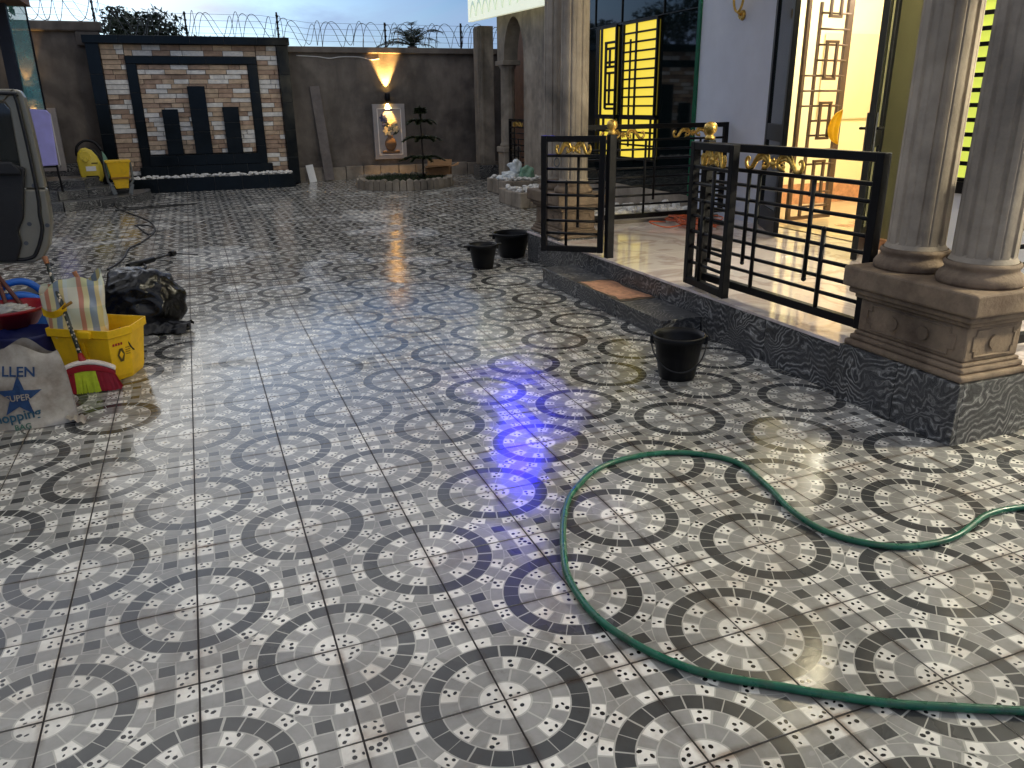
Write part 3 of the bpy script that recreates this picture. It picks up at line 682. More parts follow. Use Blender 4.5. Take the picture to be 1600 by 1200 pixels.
for k in range(46):
    a = U(0, 6.28); l = U(.18, .38); e = U(.3, 1.35); pts = []
    for q in range(5):
        u = q / 4; pts.append(Vector((cos(a) * l * u * cos(e), sin(a) * l * u * cos(e), l * u * sin(e) - .12 * u * u)))
    w = [.012, .022, .020, .013, .001]
    sd_ = Vector((-sin(a), cos(a), 0)); vs = []
    for q in range(5): vs += [pts[q] - sd_ * w[q], pts[q] + sd_ * w[q]]
    mb.add(vs, [(2 * q, 2 * q + 1, 2 * q + 3, 2 * q + 2) for q in range(4)])
Lc(mb, 'leaves', 'leaf_a', bu)
cbx = thing('cardboard_box', 'open cardboard box on the right edge of the planter', 'box', (4.62, 14.55, .19), radians(-24))
bx = .26; Lc(MB().box(-bx, bx, -.17, -.165, 0, .17).box(-bx, bx, .165, .17, 0, .17).box(-bx, -bx + .005, -.164, .164, 0, .17).box(bx - .005, bx, -.164, .164, 0, .17).box(-bx + .006, bx - .006, -.164, .164, .001, .006), 'body', 'cardboard', cbx)
for a, b, c, d in (((-bx, -.17, .17), (bx, -.17, .17), (bx - .02, -.33, .20), (-bx + .03, -.32, .16)), ((bx, -.17, .17), (bx, .17, .17), (bx + .17, .16, .24), (bx + .18, -.15, .20)), ((-bx, .17, .17), (-bx, -.17, .17), (-bx - .12, -.15, .08), (-bx - .12, .15, .08)), ((bx, .17, .17), (-bx, .17, .17), (-bx, .25, .29), (bx, .26, .29))):
    o3 = Vector((0, 0, .004)); vs = [Vector(p) for p in (a, b, c, d)]; vs += [v + o3 for v in vs]
    Lc(MB().add(vs, [(0, 1, 2, 3), (7, 6, 5, 4), (0, 4, 5, 1), (1, 5, 6, 2), (2, 6, 7, 3), (3, 7, 4, 0)]), 'flap', 'cardboard', cbx)

# ------------------------------------------------------------------ trees beyond the wall
def leafy(name, label, base, lobes, n, size, mat='leaf_a', group=None):
    t = thing(name, label, 'tree', base, 0, group)
    top = max(l[2] for l in lobes)
    Lc(MB().tube([(0, 0, 0), (.05, 0, top * .4), (0, .05, top * .8)], [.16, .11, .05], 8), 'trunk', 'bark', t)
    for l in lobes: Lc(MB().tube([(0, 0, top * .45), (l[0] * .5, l[1] * .5, top * .45 + (l[2] - top * .45) * .6), (l[0], l[1], l[2])], [.06, .04, .012], 6), 'limb', 'bark', t)
    mb = MB(); tw = sum(l[3] ** 2 for l in lobes)
    for lx, ly, lz, lr in lobes:
        subs = [(Vector((U(-1, 1), U(-1, 1), U(-.8, .9)))) for _ in range(10)]
        for k in range(int(n * lr * lr / tw)):
            s = random.choice(subs); d = Vector((random.gauss(0, 1), random.gauss(0, 1), random.gauss(0, 1))).normalized() * (U(.2, 1) ** .6) * .48
            p = Vector((lx, ly, lz)) + (s * .62 + d) * lr
            a, b = Vector((random.gauss(0, 1), random.gauss(0, 1), random.gauss(0, 1))).normalized(), Vector((random.gauss(0, 1), random.gauss(0, 1), random.gauss(0, 1))).normalized()
            q = U(*size); mb.add([p - a * q, p + b * q * .45, p + a * q, p - b * q * .45], [(0, 1, 2, 3)])
    Lc(mb, 'crown', mat, t); return t
leafy('broadleaf_tree', 'dark leafy tree showing over the wall left of the feature wall', (-1.3, 22, 0), [(-.3, 0, 3.35, .75), (.75, .3, 3.3, .8), (.2, .2, 3.1, .9), (1.5, .3, 3.0, .6), (-1, .2, 2.9, .6)], 5200, (.05, .11))
leafy('broadleaf_tree', 'tall tree at the upper left corner of the yard', (-6.4, 17.6, 0), [(0, 0, 5.0, 1.5), (1.3, -.4, 4.6, 1.2), (2.75, .9, 3.75, .42), (-1, .5, 5.6, 1.3), (.5, .8, 6.4, 1.3)], 9000, (.06, .13))
leafy('broadleaf_tree', 'big tree beyond the back left corner of the yard', (-7.0, 24.5, 0), [(0, 0, 4.6, 1.7), (1.2, 1.2, 4.0, 1.3), (.6, -1.6, 4.2, 1.4), (-.5, .4, 6.0, 1.5)], 9000, (.06, .14))
pm = thing('palm_tree', 'palm fronds rising behind the back wall near the far pillar', 'tree', (5.75, 20.5, 0))
Lc(MB().tube([(0, 0, 0), (.03, 0, 1.2), (0, 0, 3.1)], [.2, .17, .13], 10), 'trunk', 'bark', pm)
for k in range(19):
    a = 2 * pi * k / 19 + U(-.15, .15); L_ = U(1.0, 1.5); e = U(.35, 1.2); mb = MB(); pts = []
    for q in range(10):
        u = q / 9; pts.append(Vector((cos(a) * L_ * u * cos(e), sin(a) * L_ * u * cos(e), 3.1 + L_ * u * sin(e) - .55 * u * u * L_)))
    mb.tube(pts, [.018 * (1 - .8 * q / 9) for q in range(10)], 5)
    sdv = Vector((-sin(a), cos(a), 0))
    for q in range(34):
        u = U(.12, 1); i = min(int(u * 9), 8); p = pts[i].lerp(pts[i + 1], u * 9 - i); s = 1 if q % 2 else -1; tdir = (pts[i + 1] - pts[i]).normalized()
        d = (sdv * s * .75 + tdir * .7 + Vector((0, 0, U(-.5, .05)))).normalized() * U(.2, .36) * (1.15 - .6 * u); w_ = tdir * .016
        mb.add([p - w_, p + w_, p + d], [(0, 1, 2)])
    Lc(mb, 'frond', 'leaf_a', pm)

# ================================================================== HOUSE AND TERRACE
HX, TZ, TX0, TY0, TY1 = 5.5, .30, 3.02, .40, 5.75
ter = struct(W(MB().box(TX0 + .03, HX + .05, TY0 + .03, TY1 - .02, -.02, TZ - .022), 'terrace', 'cement_dark'))
def slab(mb, name, mat, par, bev=.003): return W(mb, name, mat, par, bev)
y = TY0
for l in (.78, .64, .62, .62, .60, .62, .60, .60, .27):
    y1 = min(y + l, TY1)
    slab(MB().box(TX0, TX0 + .028, y + .0015, y1 - .0015, 0, TZ - .02), 'marble_slab', 'marble', ter); y = y1
x = TX0 + .03
for l in (.5, .6, .6, .6, .18):
    slab(MB().box(x + .0015, x + l - .0015, TY0, TY0 + .028, 0, TZ - .02), 'marble_slab', 'marble', ter); x += l
ts = .6
for a in range(5):
    for b in range(9):
        x0, x1 = TX0 - .012 + ts * a, min(TX0 - .012 + ts * (a + 1), HX + .02); y0, y1 = TY0 - .01 + ts * b, min(TY0 - .01 + ts * (b + 1), TY1)
        if x1 - x0 > .02 and y1 - y0 > .02: slab(MB().box(x0 + .001, x1 - .001, y0 + .001, y1 - .001, TZ - .0195, TZ + U(-.0004, .0004)), 'floor_tile', 'white_marble', ter, .0012)
stp = thing('entrance_step', 'dark folded marble step below the open gate', 'step', (2.86, 3.55, 0))
W(MB().box(2.72, 3.015, 2.53, 4.58, 0, .112), 'core', 'cement_dark', stp)
for a, b in ((2.50, 3.18), (3.18, 3.88), (3.88, 4.61)):
    W(MB().box(2.69, 3.017, a + .001, b - .001, .1125, .135), 'tread', 'marble', stp, .003); W(MB().box(2.70, 2.719, a + .012, b - .001, 0, .112), 'riser', 'marble', stp)
W(MB().box(2.7195, 3.015, 2.512, 2.529, 0, .112), 'end_panel', 'marble', stp)
mt_ = thing('door_mat', 'worn brown mat lying on the marble step', 'mat', (2.84, 3.52, .135))
def matf(u, v): 
    x = 2.715 + .285 * v + .012 * sin(u * 9); y = 3.15 + .72 * u + .012 * sin(v * 11 + 1); e = min(u, 1 - u, v, 1 - v)
    return (x, y, .137 + .008 * min(1, e * 14) + .006 * noise.noise(Vector((x * 9, y * 9, 0))) + (.008 if u < .1 else 0))
W(MB().grid(26, 16, matf), 'pile', 'mat_brown', mt_)
W(MB().box(2.70, 3.012, 3.12, 3.885, .1352, .1395), 'edging', 'mat_edge', mt_, .002)

# paired column piers
def pier(yc, xc, label, ytop=3.46):
    t = thing('column_pier', label, 'pier', (xc, yc, 0))
    hy, hx = .385, .235
    x0 = xc - hx + .03
    for (a, b, c, d) in ((xc - hx, xc - hx + .03, yc - hy, yc - .02), (xc - hx, xc - hx + .03, yc - .017, yc + hy), (xc - hx + .031, xc + hx, yc - hy, yc - hy + .03)):
        W(MB().box(a, b, c, d, 0, .31), 'marble_slab', 'marble', t, .003)
    W(MB().box(xc - hx + .032, xc + hx, yc - hy + .032, yc + hy, 0, .309), 'core', 'cement_dark', t)
    def slabz(z0, z1, g_, nm='moulding'): return W(MB().box(xc - hx - g_, xc + hx + g_, yc - hy - g_, yc + hy + g_, z0, z1), nm, 'pedestal', t, min(.012, (z1 - z0) * .35))
    slabz(.311, .345, -.012); slabz(.3455, .375, -.03); slabz(.3755, .395, -.045)
    die = slabz(.3955, .575, -.055, 'die')
    slabz(.5755, .60, -.03); slabz(.6005, .635, -.005); slabz(.6355, .745, .02, 'cap')
    # relief panel and bosses
    for face in (0, 1):
        def fn(a, z, d): return (xc - hx + .055 - d, yc + a, z) if face == 0 else (xc + a * .5, yc - hy + .055 - d, z)
        w = .27; z0, z1 = .42, .55; n = .03
        out_ = [(-w, z0), (w, z0), (w, z1), (-w, z1)]
        path = [(-w + n, z0), (w - n, z0), (w - n, z0 + n), (w, z0 + n), (w, z1 - n), (w - n, z1 - n), (w - n, z1), (-w + n, z1), (-w + n, z1 - n), (-w, z1 - n), (-w, z0 + n), (-w + n, z0 + n)]
        W(MB().tube([fn(a, z, 0) for a, z in path], .006, 5, closed=True), 'panel_moulding', 'pedestal', die)
        for a in ((-.09, .10) if face == 0 else (0,)):
            pts = [(a + .034 * cos(2 * pi * k / 16) * (1 if face == 0 else 2), .485 + .034 * sin(2 * pi * k / 16)) for k in range(16)]
            W(MB().prism(pts, fn, -.002, .010), 'boss', 'pedestal', die)
    for s in (-1, 1):
        c = Vector((xc, yc + s * .197, .7455))
        base = W(MB().lathe([(.185, 0), (.19, .012), (.19, .03), (.178, .05), (.162, .062), (.158, .075), (.168, .088), (.166, .10), (.156, .108)], 36, c, capt=False), 'column_base', 'pedestal', t)
        def flute(k, z): return (1 - (.075, .085, .07, .0, .0, .0, .0, .0, .03, .0, .0, .0, .0, .0, .0, .0)[k % 16]) if z > .13 else 1
        W(MB().lathe([(.150, .108), (.138, .13), (.138, .14), (.132, 1.4), (.124, ytop - .7455)], 128, c, fl=flute, capb=False, smooth=False), 'shaft', 'cement', t)
        W(MB().lathe([(.152, .55), (.152, .56)], 12, c), 'drum_joint', 'cement', base) if False else None
    return t
pier(.765, 3.215, 'paired fluted columns on a carved pedestal at the near terrace corner')
pier(5.36, 3.27, 'paired fluted columns behind the open gate leaf at the far terrace corner')

# railings, gates
RB = 'black_metal'
def scroll(par, c, ux, w, h, n=(0, 0, 0)):
    """gold leaf scroll, centred at c, along unit vector ux"""
    c = Vector(c); ux = Vector(ux); t = W_empty = None
    mb = MB()
    key = [(.33, .02), (.38, -.12), (.30, -.24), (.19, -.12), (.18, .14), (.30, .40), (.48, .40), (.62, .12), (.76, -.26), (.92, -.30), (1.0, -.02), (.95, .22), (.87, .16), (.90, .02)]
    kr = [.005, .007, .009, .011, .013, .016, .018, .017, .015, .013, .012, .009, .007, .004]
    for s in (1, -1):
        pts = smooth_path([(a * s * w / 2, 0, b * h) for a, b in key], 5); rs = []
        for i in range(len(kr) - 1): rs += [kr[i] + (kr[i + 1] - kr[i]) * k / 5 for k in range(5)]
        rs.append(kr[-1]); mb.tube([c + ux * p.x + Vector((0, 0, p.z)) for p in pts], rs, 7)
        for a0, b0, a1, b1 in ((.20, .0, .46, .22), (.30, .25, .58, .05), (.46, .30, .70, -.2), (.2, -.2, .42, -.34), (.60, .0, .84, -.36)):
            mid = ((a0 + a1) / 2, (b0 + b1) / 2 + .08)
            mb.tube([c + ux * (s * w / 2 * q[0]) + Vector((0, 0, q[1] * h)) for q in ((a0, b0), mid, (a1, b1))], [.006, .014, .003], 6)
    mb.lathe([(.004, -.02), (.018, -.012), (.024, 0), (.018, .012), (.004, .02)], 10, c)
    for k in range(8): a = 2 * pi * k / 8; mb.tube([c + ux * (.012 * cos(a)) + Vector((0, 0, .012 * sin(a))), c + ux * (.036 * cos(a)) + Vector((0, 0, .036 * sin(a)))], [.010, .004], 5)
    return W(mb, 'scroll_ornament', 'gold', par)
def bar(par, a, b, w, h, nm='rail', up=(0, 0, 1)): return W(MB().beam(a, b, w, h, up), nm, RB, par, .004)
def rod(par, a, b, r=.012, ball=None, nm='rod'):
    mb = MB().tube([a, b], r, 8)
    if ball is not None: mb.lathe([(.004, -.016), (.013, -.010), (.016, 0), (.013, .010), (.004, .016)], 8, ball)
    return W(mb, nm, RB, par)
def panel(name, label, cat, A, B, z0, z1, verts, scrolls, nrod=6, stile=.05, off=0, stiles=(1, 1)):
    A = Vector((*A, 0)); B = Vector((*B, 0)); d = B - A; L_ = d.length; ux = d.normalized(); nrm = Vector((-ux.y, ux.x, 0))
    t = thing(name, label, cat, A + Vector((0, 0, z0)))
    def p(u, z, o=0): return A + ux * u + Vector((0, 0, z)) + nrm * o
    if stiles[0]: bar(t, p(stile / 2, z0), p(stile / 2, z1), stile, stile, 'stile', tuple(nrm))
    if stiles[1]: bar(t, p(L_ - stile / 2, z0), p(L_ - stile / 2, z1), stile, stile, 'stile', tuple(nrm))
    a, b = stile * stiles[0] + .0005, L_ - stile * stiles[1] - .0005
    bar(t, p(a, z1 - .026), p(b, z1 - .026), .048, .05); bar(t, p(a, z0 + .026), p(b, z0 + .026), .048, .05)
    zs = z1 - .165; bar(t, p(a, zs), p(b, zs), .034, .024)
    gap = (zs - z0 - .05) / (nrod + 1)
    for k in range(1, nrod + 1): rod(t, p(a, z0 + .05 + gap * k), p(b, z0 + .05 + gap * k))
    for u, kind in verts:
        o = -.013
        if kind == 'down': e = z0 + .05 + gap * 1.6; rod(t, p(u, zs - .012, o), p(u, e, o), .0135, p(u, e, o), 'picket')
        elif kind == 'up': e = z0 + .05 + gap * 5.0; rod(t, p(u, z0 + .045, o), p(u, e, o), .0135, p(u, e, o), 'picket')
        else: rod(t, p(u, zs - .012, o), p(u, z0 + .045, o), .0135, None, 'picket')
    for u, w in scrolls: scroll(t, p(u, z1 - .106), ux, w, .125)
    return t
def gate_post(x, y, z1, label):
    t = thing('gate_post', label, 'post', (x, y, TZ), 0, 'gate posts with gold ball finials')
    Lc(MB().box(-.032, .032, -.032, .032, 0, z1 - TZ), 'shaft', RB, t, .004)
    Lc(MB().lathe([(.034, 0), (.034, .018), (.022, .03), (.022, .036), (.040, .052), (.046, .075), (.040, .10), (.02, .115), (.004, .118)], 20, (0, 0, z1 - TZ)), 'ball_finial', 'gold', t)
gate_post(3.06, 4.0, 1.33, 'black gate post with gold ball at the left side of the gate opening')
gate_post(3.12, 2.70, 1.33, 'black gate post with gold ball at the right side of the gate opening')
panel('gate_leaf', 'open left gate leaf in front of the far paired columns', 'gate', (3.03, 4.05), (2.60, 4.41), .335, 1.32, [(.235, 'down'), (.34, 'up')], [(.28, .30)], 6)
lp = thing('padlock_ring', 'steel ring hanging on the left gate leaf', 'ring', (2.66, 4.34, 1.1))
rg = [(2.70 + .024 * cos(a) * .76, 4.31 + .024 * -cos(a) * .6, 1.10 + .036 * sin(a)) for a in [2 * pi * k / 16 for k in range(16)]]
W(MB().tube(rg, .006, 6, closed=True), 'ring', 'wire_steel', lp)
panel('gate_leaf', 'open right gate leaf folded back against the terrace railing', 'gate', (3.03, 2.75), (2.97, 2.19), .335, 1.32, [(.21, 'up'), (.33, 'down')], [(.28, .30)], 6)
panel('railing', 'black railing with gold scroll between gate post and near columns', 'railing', (3.125, 2.66), (3.16, 1.17), .36, 1.315, [(.42, 'down'), (.52, 'full'), (1.00, 'down'), (1.12, 'up')], [(.62, .52)], 7, .055, stiles=(0, 1))
panel('railing', 'black railing closing the far end of the terrace before the dark glass', 'railing', (3.5, 5.72), (5.46, 5.72), .36, 1.36, [(.35, 'down'), (.9, 'full'), (1.02, 'down'), (1.6, 'full')], [(.62, .52), (1.5, .5)], 7)
panel('railing', 'black railing right of the near paired columns', 'railing', (3.47, .66), (5.46, .66), .36, 1.315, [(.3, 'down'), (.5, 'up'), (1.2, 'full')], [(.28, .4), (1.2, .5)], 7)

# the house
hs = thing('house', 'pale grey house front with glass wall and open double door', 'house', (HX, 4, 0))
DY0, DY1, DZ = 3.50, 5.08, 2.78
W(MB().box(HX, HX + .2, DY1, 6.42, 0, 3.8), 'wall', 'house_grey', hs)
W(MB().box(HX, HX + .2, DY0, DY1, DZ, 3.8), 'wall_over_door', 'house_grey', hs)
W(MB().box(HX, HX + .2, 2.96, DY0, 0, 3.8), 'wall_pier', 'house_lit_olive', hs)
W(MB().box(HX, HX + .2, -4.5, 1.9, 0, 3.8), 'wall', 'house_grey', hs)
W(MB().box(HX, HX + .2, 1.9, 2.96, 0, .92), 'wall_under_window', 'house_grey', hs)
W(MB().box(HX, HX + .2, 1.9, 2.96, 2.66, 3.8), 'wall_over_window', 'house_grey', hs)
W(MB().box(HX - .004, HX + .2, 9.55, 15.3, 0, 3.3), 'wall', 'cement', hs) if False else None
W(MB().box(HX - .06, HX - .002, 2.99, DY0 - .02, TZ, TZ + .09), 'skirting', 'room_orange', hs)
# upper storey and roof over the terrace (outside the picture)
W(MB().box(HX - .1, 9.5, -4.5, 9.6, 3.801, 6.4), 'upper_storey', 'house_grey', hs)
W(MB().box(2.55, HX - .101, -.1, 6.25, 3.575, 3.80), 'terrace_roof', 'white_paint', hs)
W(MB().box(2.55, 2.75, -.1, 6.25, 3.8015, 4.5).box(2.751, HX - .102, 6.05, 6.25, 3.8015, 4.5), 'parapet', 'cement_dark', hs)
W(MB().box(3.0, 3.42, .35, 5.77, 3.461, 3.574), 'beam', 'cement', hs)
W(MB().box(HX + .25, 9.5, -4.5, 9.6, 3.29, 3.299), 'ceiling', 'white_paint', hs)
# glass wall with lit lattice window
GY0, GY1 = 6.47, 9.6
W(MB().box(HX + .02, HX + .06, GY0, GY1, .47, 3.79), 'glass_wall', 'dark_glass', hs)
W(MB().box(HX - .03, HX + .08, 6.421, 6.469, .47, 3.79), 'glass_edge', 'green_edge', hs)
W(MB().box(HX - .02, HX + .2, 6.425, GY1, 0, .469), 'glass_plinth', 'cement', hs)
for yv in (7.28, 8.36, 9.15): W(MB().box(HX + .005, HX + .019, yv - .008, yv + .008, 2.62, 3.78), 'mullion', 'door_metal', hs)
W(MB().box(HX + .005, HX + .019, GY0, GY1, 2.61, 2.62), 'transom', 'door_metal', hs)
W(MB().box(HX + .18, HX + .2, GY0, GY1, .47, 3.79), 'inner_wall', 'house_grey', hs)
def lattice(par, nm, y0, y1, z0, z1, rows, vcols, mat, xs=HX, thin=.012):
    fr = W(MB().box(xs + .004, xs + .018, y0, y1, z0, z1), nm, mat, par)
    bb = .03
    W(MB().box(xs - .03, xs + .003, y0 - bb, y1 + bb, z0 - bb, z0), 'frame', 'black_metal', fr); W(MB().box(xs - .03, xs + .003, y0 - bb, y1 + bb, z1, z1 + bb), 'frame', 'black_metal', fr)
    W(MB().box(xs - .03, xs + .003, y0 - bb, y0, z0 + .0005, z1 - .0005), 'frame', 'black_metal', fr); W(MB().box(xs - .03, xs + .003, y1, y1 + bb, z0 + .0005, z1 - .0005), 'frame', 'black_metal', fr)
    for k in range(1, rows):
        z = z0 + (z1 - z0) * k / rows; W(MB().box(xs - .022, xs - .002, y0, y1, z - thin, z + thin), 'bar', 'black_metal', fr)
    for yv, w, za, zb in vcols: W(MB().box(xs - .035, xs - .0225, yv - w, yv + w, za, zb), 'bar', 'black_metal', fr)
    return fr
lattice(hs, 'window', 7.38, 8.23, 1.42, 2.57, 10, [(7.87, .022, 1.42, 2.57), (8.02, .018, 1.42, 2.38)], 'lit_yellow')
lattice(hs, 'window', 7.34, 8.25, .86, 1.36, 3, [(7.85, .022, .86, 1.36), (8.0, .018, 1.0, 1.36), (7.42, .02, .86, 1.36)], 'lit_yellow')
wl = lattice(hs, 'window', 8.46, 9.0, 1.42, 2.57, 1, [(8.95, .03, 1.42, 2.57), (8.855, .03, 1.42, 2.57), (8.72, .03, 1.5, 2.38), (8.60, .025, 1.56, 1.98), (8.60, .025, 2.06, 2.30)], 'lit_yellow')
for z in (1.50, 1.56, 1.75, 1.98, 2.06, 2.12, 2.30, 2.38): W(MB().box(HX - .022, HX - .002, 8.46, 8.74 if z < 2.35 else 8.78, z - .016, z + .016), 'bar', 'black_metal', wl)
lattice(hs, 'window', 8.46, 9.0, .86, 1.36, 3, [(8.9, .03, .86, 1.36), (8.75, .03, .86, 1.36)], 'lit_yellow')
lattice(hs, 'window', 1.95, 2.92, .98, 2.62, 15, [(2.72, .012, .98, 2.62), (2.46, .016, .98, 2.62), (2.3, .02, .98, 2.62), (2.1, .02, .98, 2.62)], 'lit_green', thin=.016)
W(MB().box(HX - .05, HX - .031, 1.92, 2.95, .86, .95), 'window_sill', 'black_metal', hs)
# room behind the door
rm = W(MB().box(8.4, 8.5, 2.0, 6.35, TZ, 3.28), 'room_wall', 'room_yellow', hs)
W(MB().box(HX + .21, 8.39, 6.3, 6.38, TZ, 3.28), 'room_wall', 'room_yellow', hs)
W(MB().box(HX + .21, 8.39, 2.0, 2.1, TZ, 3.28), 'room_wall', 'room_cream', hs)
W(MB().box(HX + .06, 8.39, 2.11, 6.29, TZ - .05, TZ + .004), 'room_floor', 'room_floor', hs)
W(MB().box(8.375, 8.399, 2.12, 6.28, TZ + .005, TZ + .26), 'room_skirting', 'room_orange', hs); W(MB().box(HX + .25, 8.374, 6.275, 6.299, TZ + .005, TZ + .26), 'room_skirting', 'room_orange', hs)
for k in range(5):
    for q in range(2): W(MB().box(6.15 + .3 * k, 6.37 + .3 * k, 4.1 + .34 * q + .1 * k, 4.3 + .34 * q + .1 * k, TZ + .0045, TZ + .007), 'floor_inlay', 'room_orange', hs)
W(MB().box(7.2, 8.374, 6.27, 6.274, 1.35, 2.35), 'wall_panel', 'room_cream', hs)
cl = thing('ceiling_lamp', 'white lamp glowing at the top of the open doorway', 'lamp', (6.9, 5.3, 3.2))
W(MB().lathe([(.16, 0), (.17, .03), (.15, .075), (.05, .088)], 24, (6.9, 5.0, 3.19)), 'shade', 'lamp_white', cl)
lamp('glow', 'POINT', cl, (6.9, 4.9, 2.9), 135, (1, .94, .76), .18)
# double door leaves, opened outwards
def door_leaf(name, label, A, B, handle, hinge_side):
    A = Vector((*A, 0)); B = Vector((*B, 0)); d = B - A; L_ = d.length; ux = d.normalized(); nrm = Vector((-ux.y, ux.x, 0))
    t = thing(name, label, 'door', A + Vector((0, 0, TZ + .012)))
    def p(u, z, o=0): return A + ux * u + Vector((0, 0, z)) + nrm * o
    z0, z1 = TZ + .012, DZ - .02; s = .085
    for u in (s / 2, L_ - s / 2): W(MB().beam(p(u, z0), p(u, z1), s, .05, tuple(nrm)), 'stile', 'door_metal', t, .004)
    for z, h in ((z0 + .11, .22), (1.28, .16), (z1 - .06, .12)): W(MB().beam(p(s, z), p(L_ - s, z), .045, h), 'rail', 'door_metal', t, .004)
    for a, b in ((z0 + .22, 1.20), (1.36, z1 - .12)):
        W(MB().beam(p(s, (a + b) / 2), p(L_ - s, (a + b) / 2), .012, b - a), 'pane', 'door_glass', t)
        W(MB().beam(p(L_ * .5, a, .02), p(L_ * .5, b, .02), .03, .012, tuple(nrm)), 'lit_bead', 'house_lit_olive', t)
    for z in (.75, 1.7, 1.98, 2.42): W(MB().beam(p(.01, z - .05, hinge_side * .04), p(.01, z + .05, hinge_side * .04), .05, .035, tuple(nrm)), 'hinge', 'door_metal', t, .006)
    if handle:
        for o in (.035, -.035):
            W(MB().beam(p(L_ - .045, 1.18, o), p(L_ - .045, 1.48, o), .045, .012, tuple(nrm)), 'handle_plate', 'wire_steel', t, .003)
            W(MB().tube([p(L_ - .045, 1.36, o), p(L_ - .045, 1.36, o * 2.3), p(L_ - .15, 1.36, o * 2.3)], .011, 8), 'handle', 'black_metal', t)
    return t
door_leaf('door_leaf', 'dark metal door leaf standing open left of the bright doorway', (5.47, 5.04), (5.05, 4.25), False, 1)
door_leaf('door_leaf', 'dark metal door leaf with lever handle right of the bright doorway', (5.47, 3.53), (4.83, 2.99), True, -1)
fr = MB(); fr.box(HX - .03, HX + .1, DY1 - .06, DY1 - .001, TZ, DZ).box(HX - .03, HX + .1, DY0 + .001, DY0 + .06, TZ, DZ).box(HX - .03, HX + .1, DY0 + .061, DY1 - .061, DZ - .06, DZ - .001)
W(fr, 'door_frame', 'door_metal', hs)
# security grille swung into the room
S = AX(1253, 100, 5.78); E_ = AX(1323, 100, 6.42)
gr = thing('security_grille', 'brown metal security grille with rectangle pattern inside the doorway', 'grille', (S.x, S.y, TZ))
A = Vector((S.x, S.y, 0)); B = Vector((E_.x, E_.y, 0)); gd = (B - A); gl_ = gd.length; gu = gd.normalized(); gn = Vector((-gu.y, gu.x, 0))
def gp(u, z, o=0): return A + gu * u + Vector((0, 0, z)) + gn * o
zt0, zt1 = TZ + .05, 2.72
W(MB().beam(gp(gl_ - .04, zt0), gp(gl_ - .04, zt1), .075, .04, tuple(gn)), 'stile', 'grille_brown', gr); W(MB().beam(gp(.02, zt0), gp(.02, zt1), .04, .04, tuple(gn)), 'stile', 'grille_brown', gr)
W(MB().beam(gp(gl_ * .30, zt0), gp(gl_ * .30, zt1 - .2), .03, .025, tuple(gn)), 'upright', 'grille_brown', gr)
for z in (zt0, zt1): W(MB().beam(gp(0, z), gp(gl_, z), .04, .04), 'rail', 'grille_brown', gr)
k = 0; z = zt0 + .12
while z < zt1 - .05:
    W(MB().tube([gp(gl_ * .30, z, -.012), gp(gl_ - .04, z, -.012)], .011, 6), 'bar', 'grille_brown', gr)
    if k % 4 == 1:
        for u in (.48, .70): W(MB().beam(gp(gl_ * u, z - .03, -.02), gp(gl_ * u, z + .33, -.02), .028, .025, tuple(gn)), 'upright', 'grille_brown', gr)
        W(MB().beam(gp(gl_ * .45, z + .33, -.02), gp(gl_ * .73, z + .33, -.02), .025, .028), 'bar', 'grille_brown', gr); W(MB().beam(gp(gl_ * .45, z - .03, -.02), gp(gl_ * .73, z - .03, -.02), .025, .028), 'bar', 'grille_brown', gr)
    if k in (7, 8, 9): W(MB().tube([gp(0, z, -.012), gp(gl_ * .3, z, -.012)], .010, 6), 'bar', 'grille_brown', gr)
    z += .15; k += 1
yc = thing('yellow_cloth', 'yellow cloth hanging on the security grille', 'cloth', gp(gl_ - .15, 1.05))
W(MB().grid(10, 12, lambda u, v: gp(gl_ - .04 - .19 * u * (sin(v * pi) ** .6 if v > 0 else .05), 1.12 + .36 * v, -.05 + .012 * sin(u * 14 + v * 5))), 'drape', 'bright_yellow', yc)
# ring sconce on the grey wall and the lit one beyond the right edge
def ring_sconce(y, z, label, lit):
    t = thing('ring_sconce', label, 'lamp', (HX, y, z), 0, 'ring sconces on the house front')
    W(MB().lathe([(.002, 0), (.05, 0), (.055, .012), (.03, .025), (.02, .03)], 16, (0, 0, 0)), 'rose', 'gold', t) if False else None
    W(MB().tube([(HX - .002, y, z - .02), (HX - .03, y, z - .02)], [.055, .042], 16), 'rose', 'gold', t)
    rg = [(HX - .07, y + .085 * cos(2 * pi * k / 28), z + .17 + .16 * sin(2 * pi * k / 28)) for k in range(28)]
    W(MB().tube(rg, .013, 8, closed=True), 'ring', 'lamp_white' if lit else 'gold', t)
    W(MB().tube([(HX - .03, y, z - .02), (HX - .07, y, z + .01)], .014, 8), 'arm', 'gold', t)
    return t
ring_sconce(5.66, 2.47, 'gold ring sconce on the grey wall left of the door', False)
rs2 = ring_sconce(-.55, 2.25, 'lit ring sconce on the house front right of the picture', True)
lamp('glow', 'POINT', rs2, (HX - .22, -.55, 2.42), 400, (1, .90, .64), .10)

tlp = thing('terrace_lamp', 'round ceiling lamp under the terrace roof above the picture', 'lamp', (4.55, 2.3, 3.55))
W(MB().lathe([(.05, -.05), (.12, -.04), (.14, -.01), (.13, 0)], 20, (4.55, 2.3, 3.574)), 'shade', 'lamp_white', tlp)
lamp('glow', 'POINT', tlp, (4.55, 2.3, 3.35), 60, (1, .87, .56), .12)
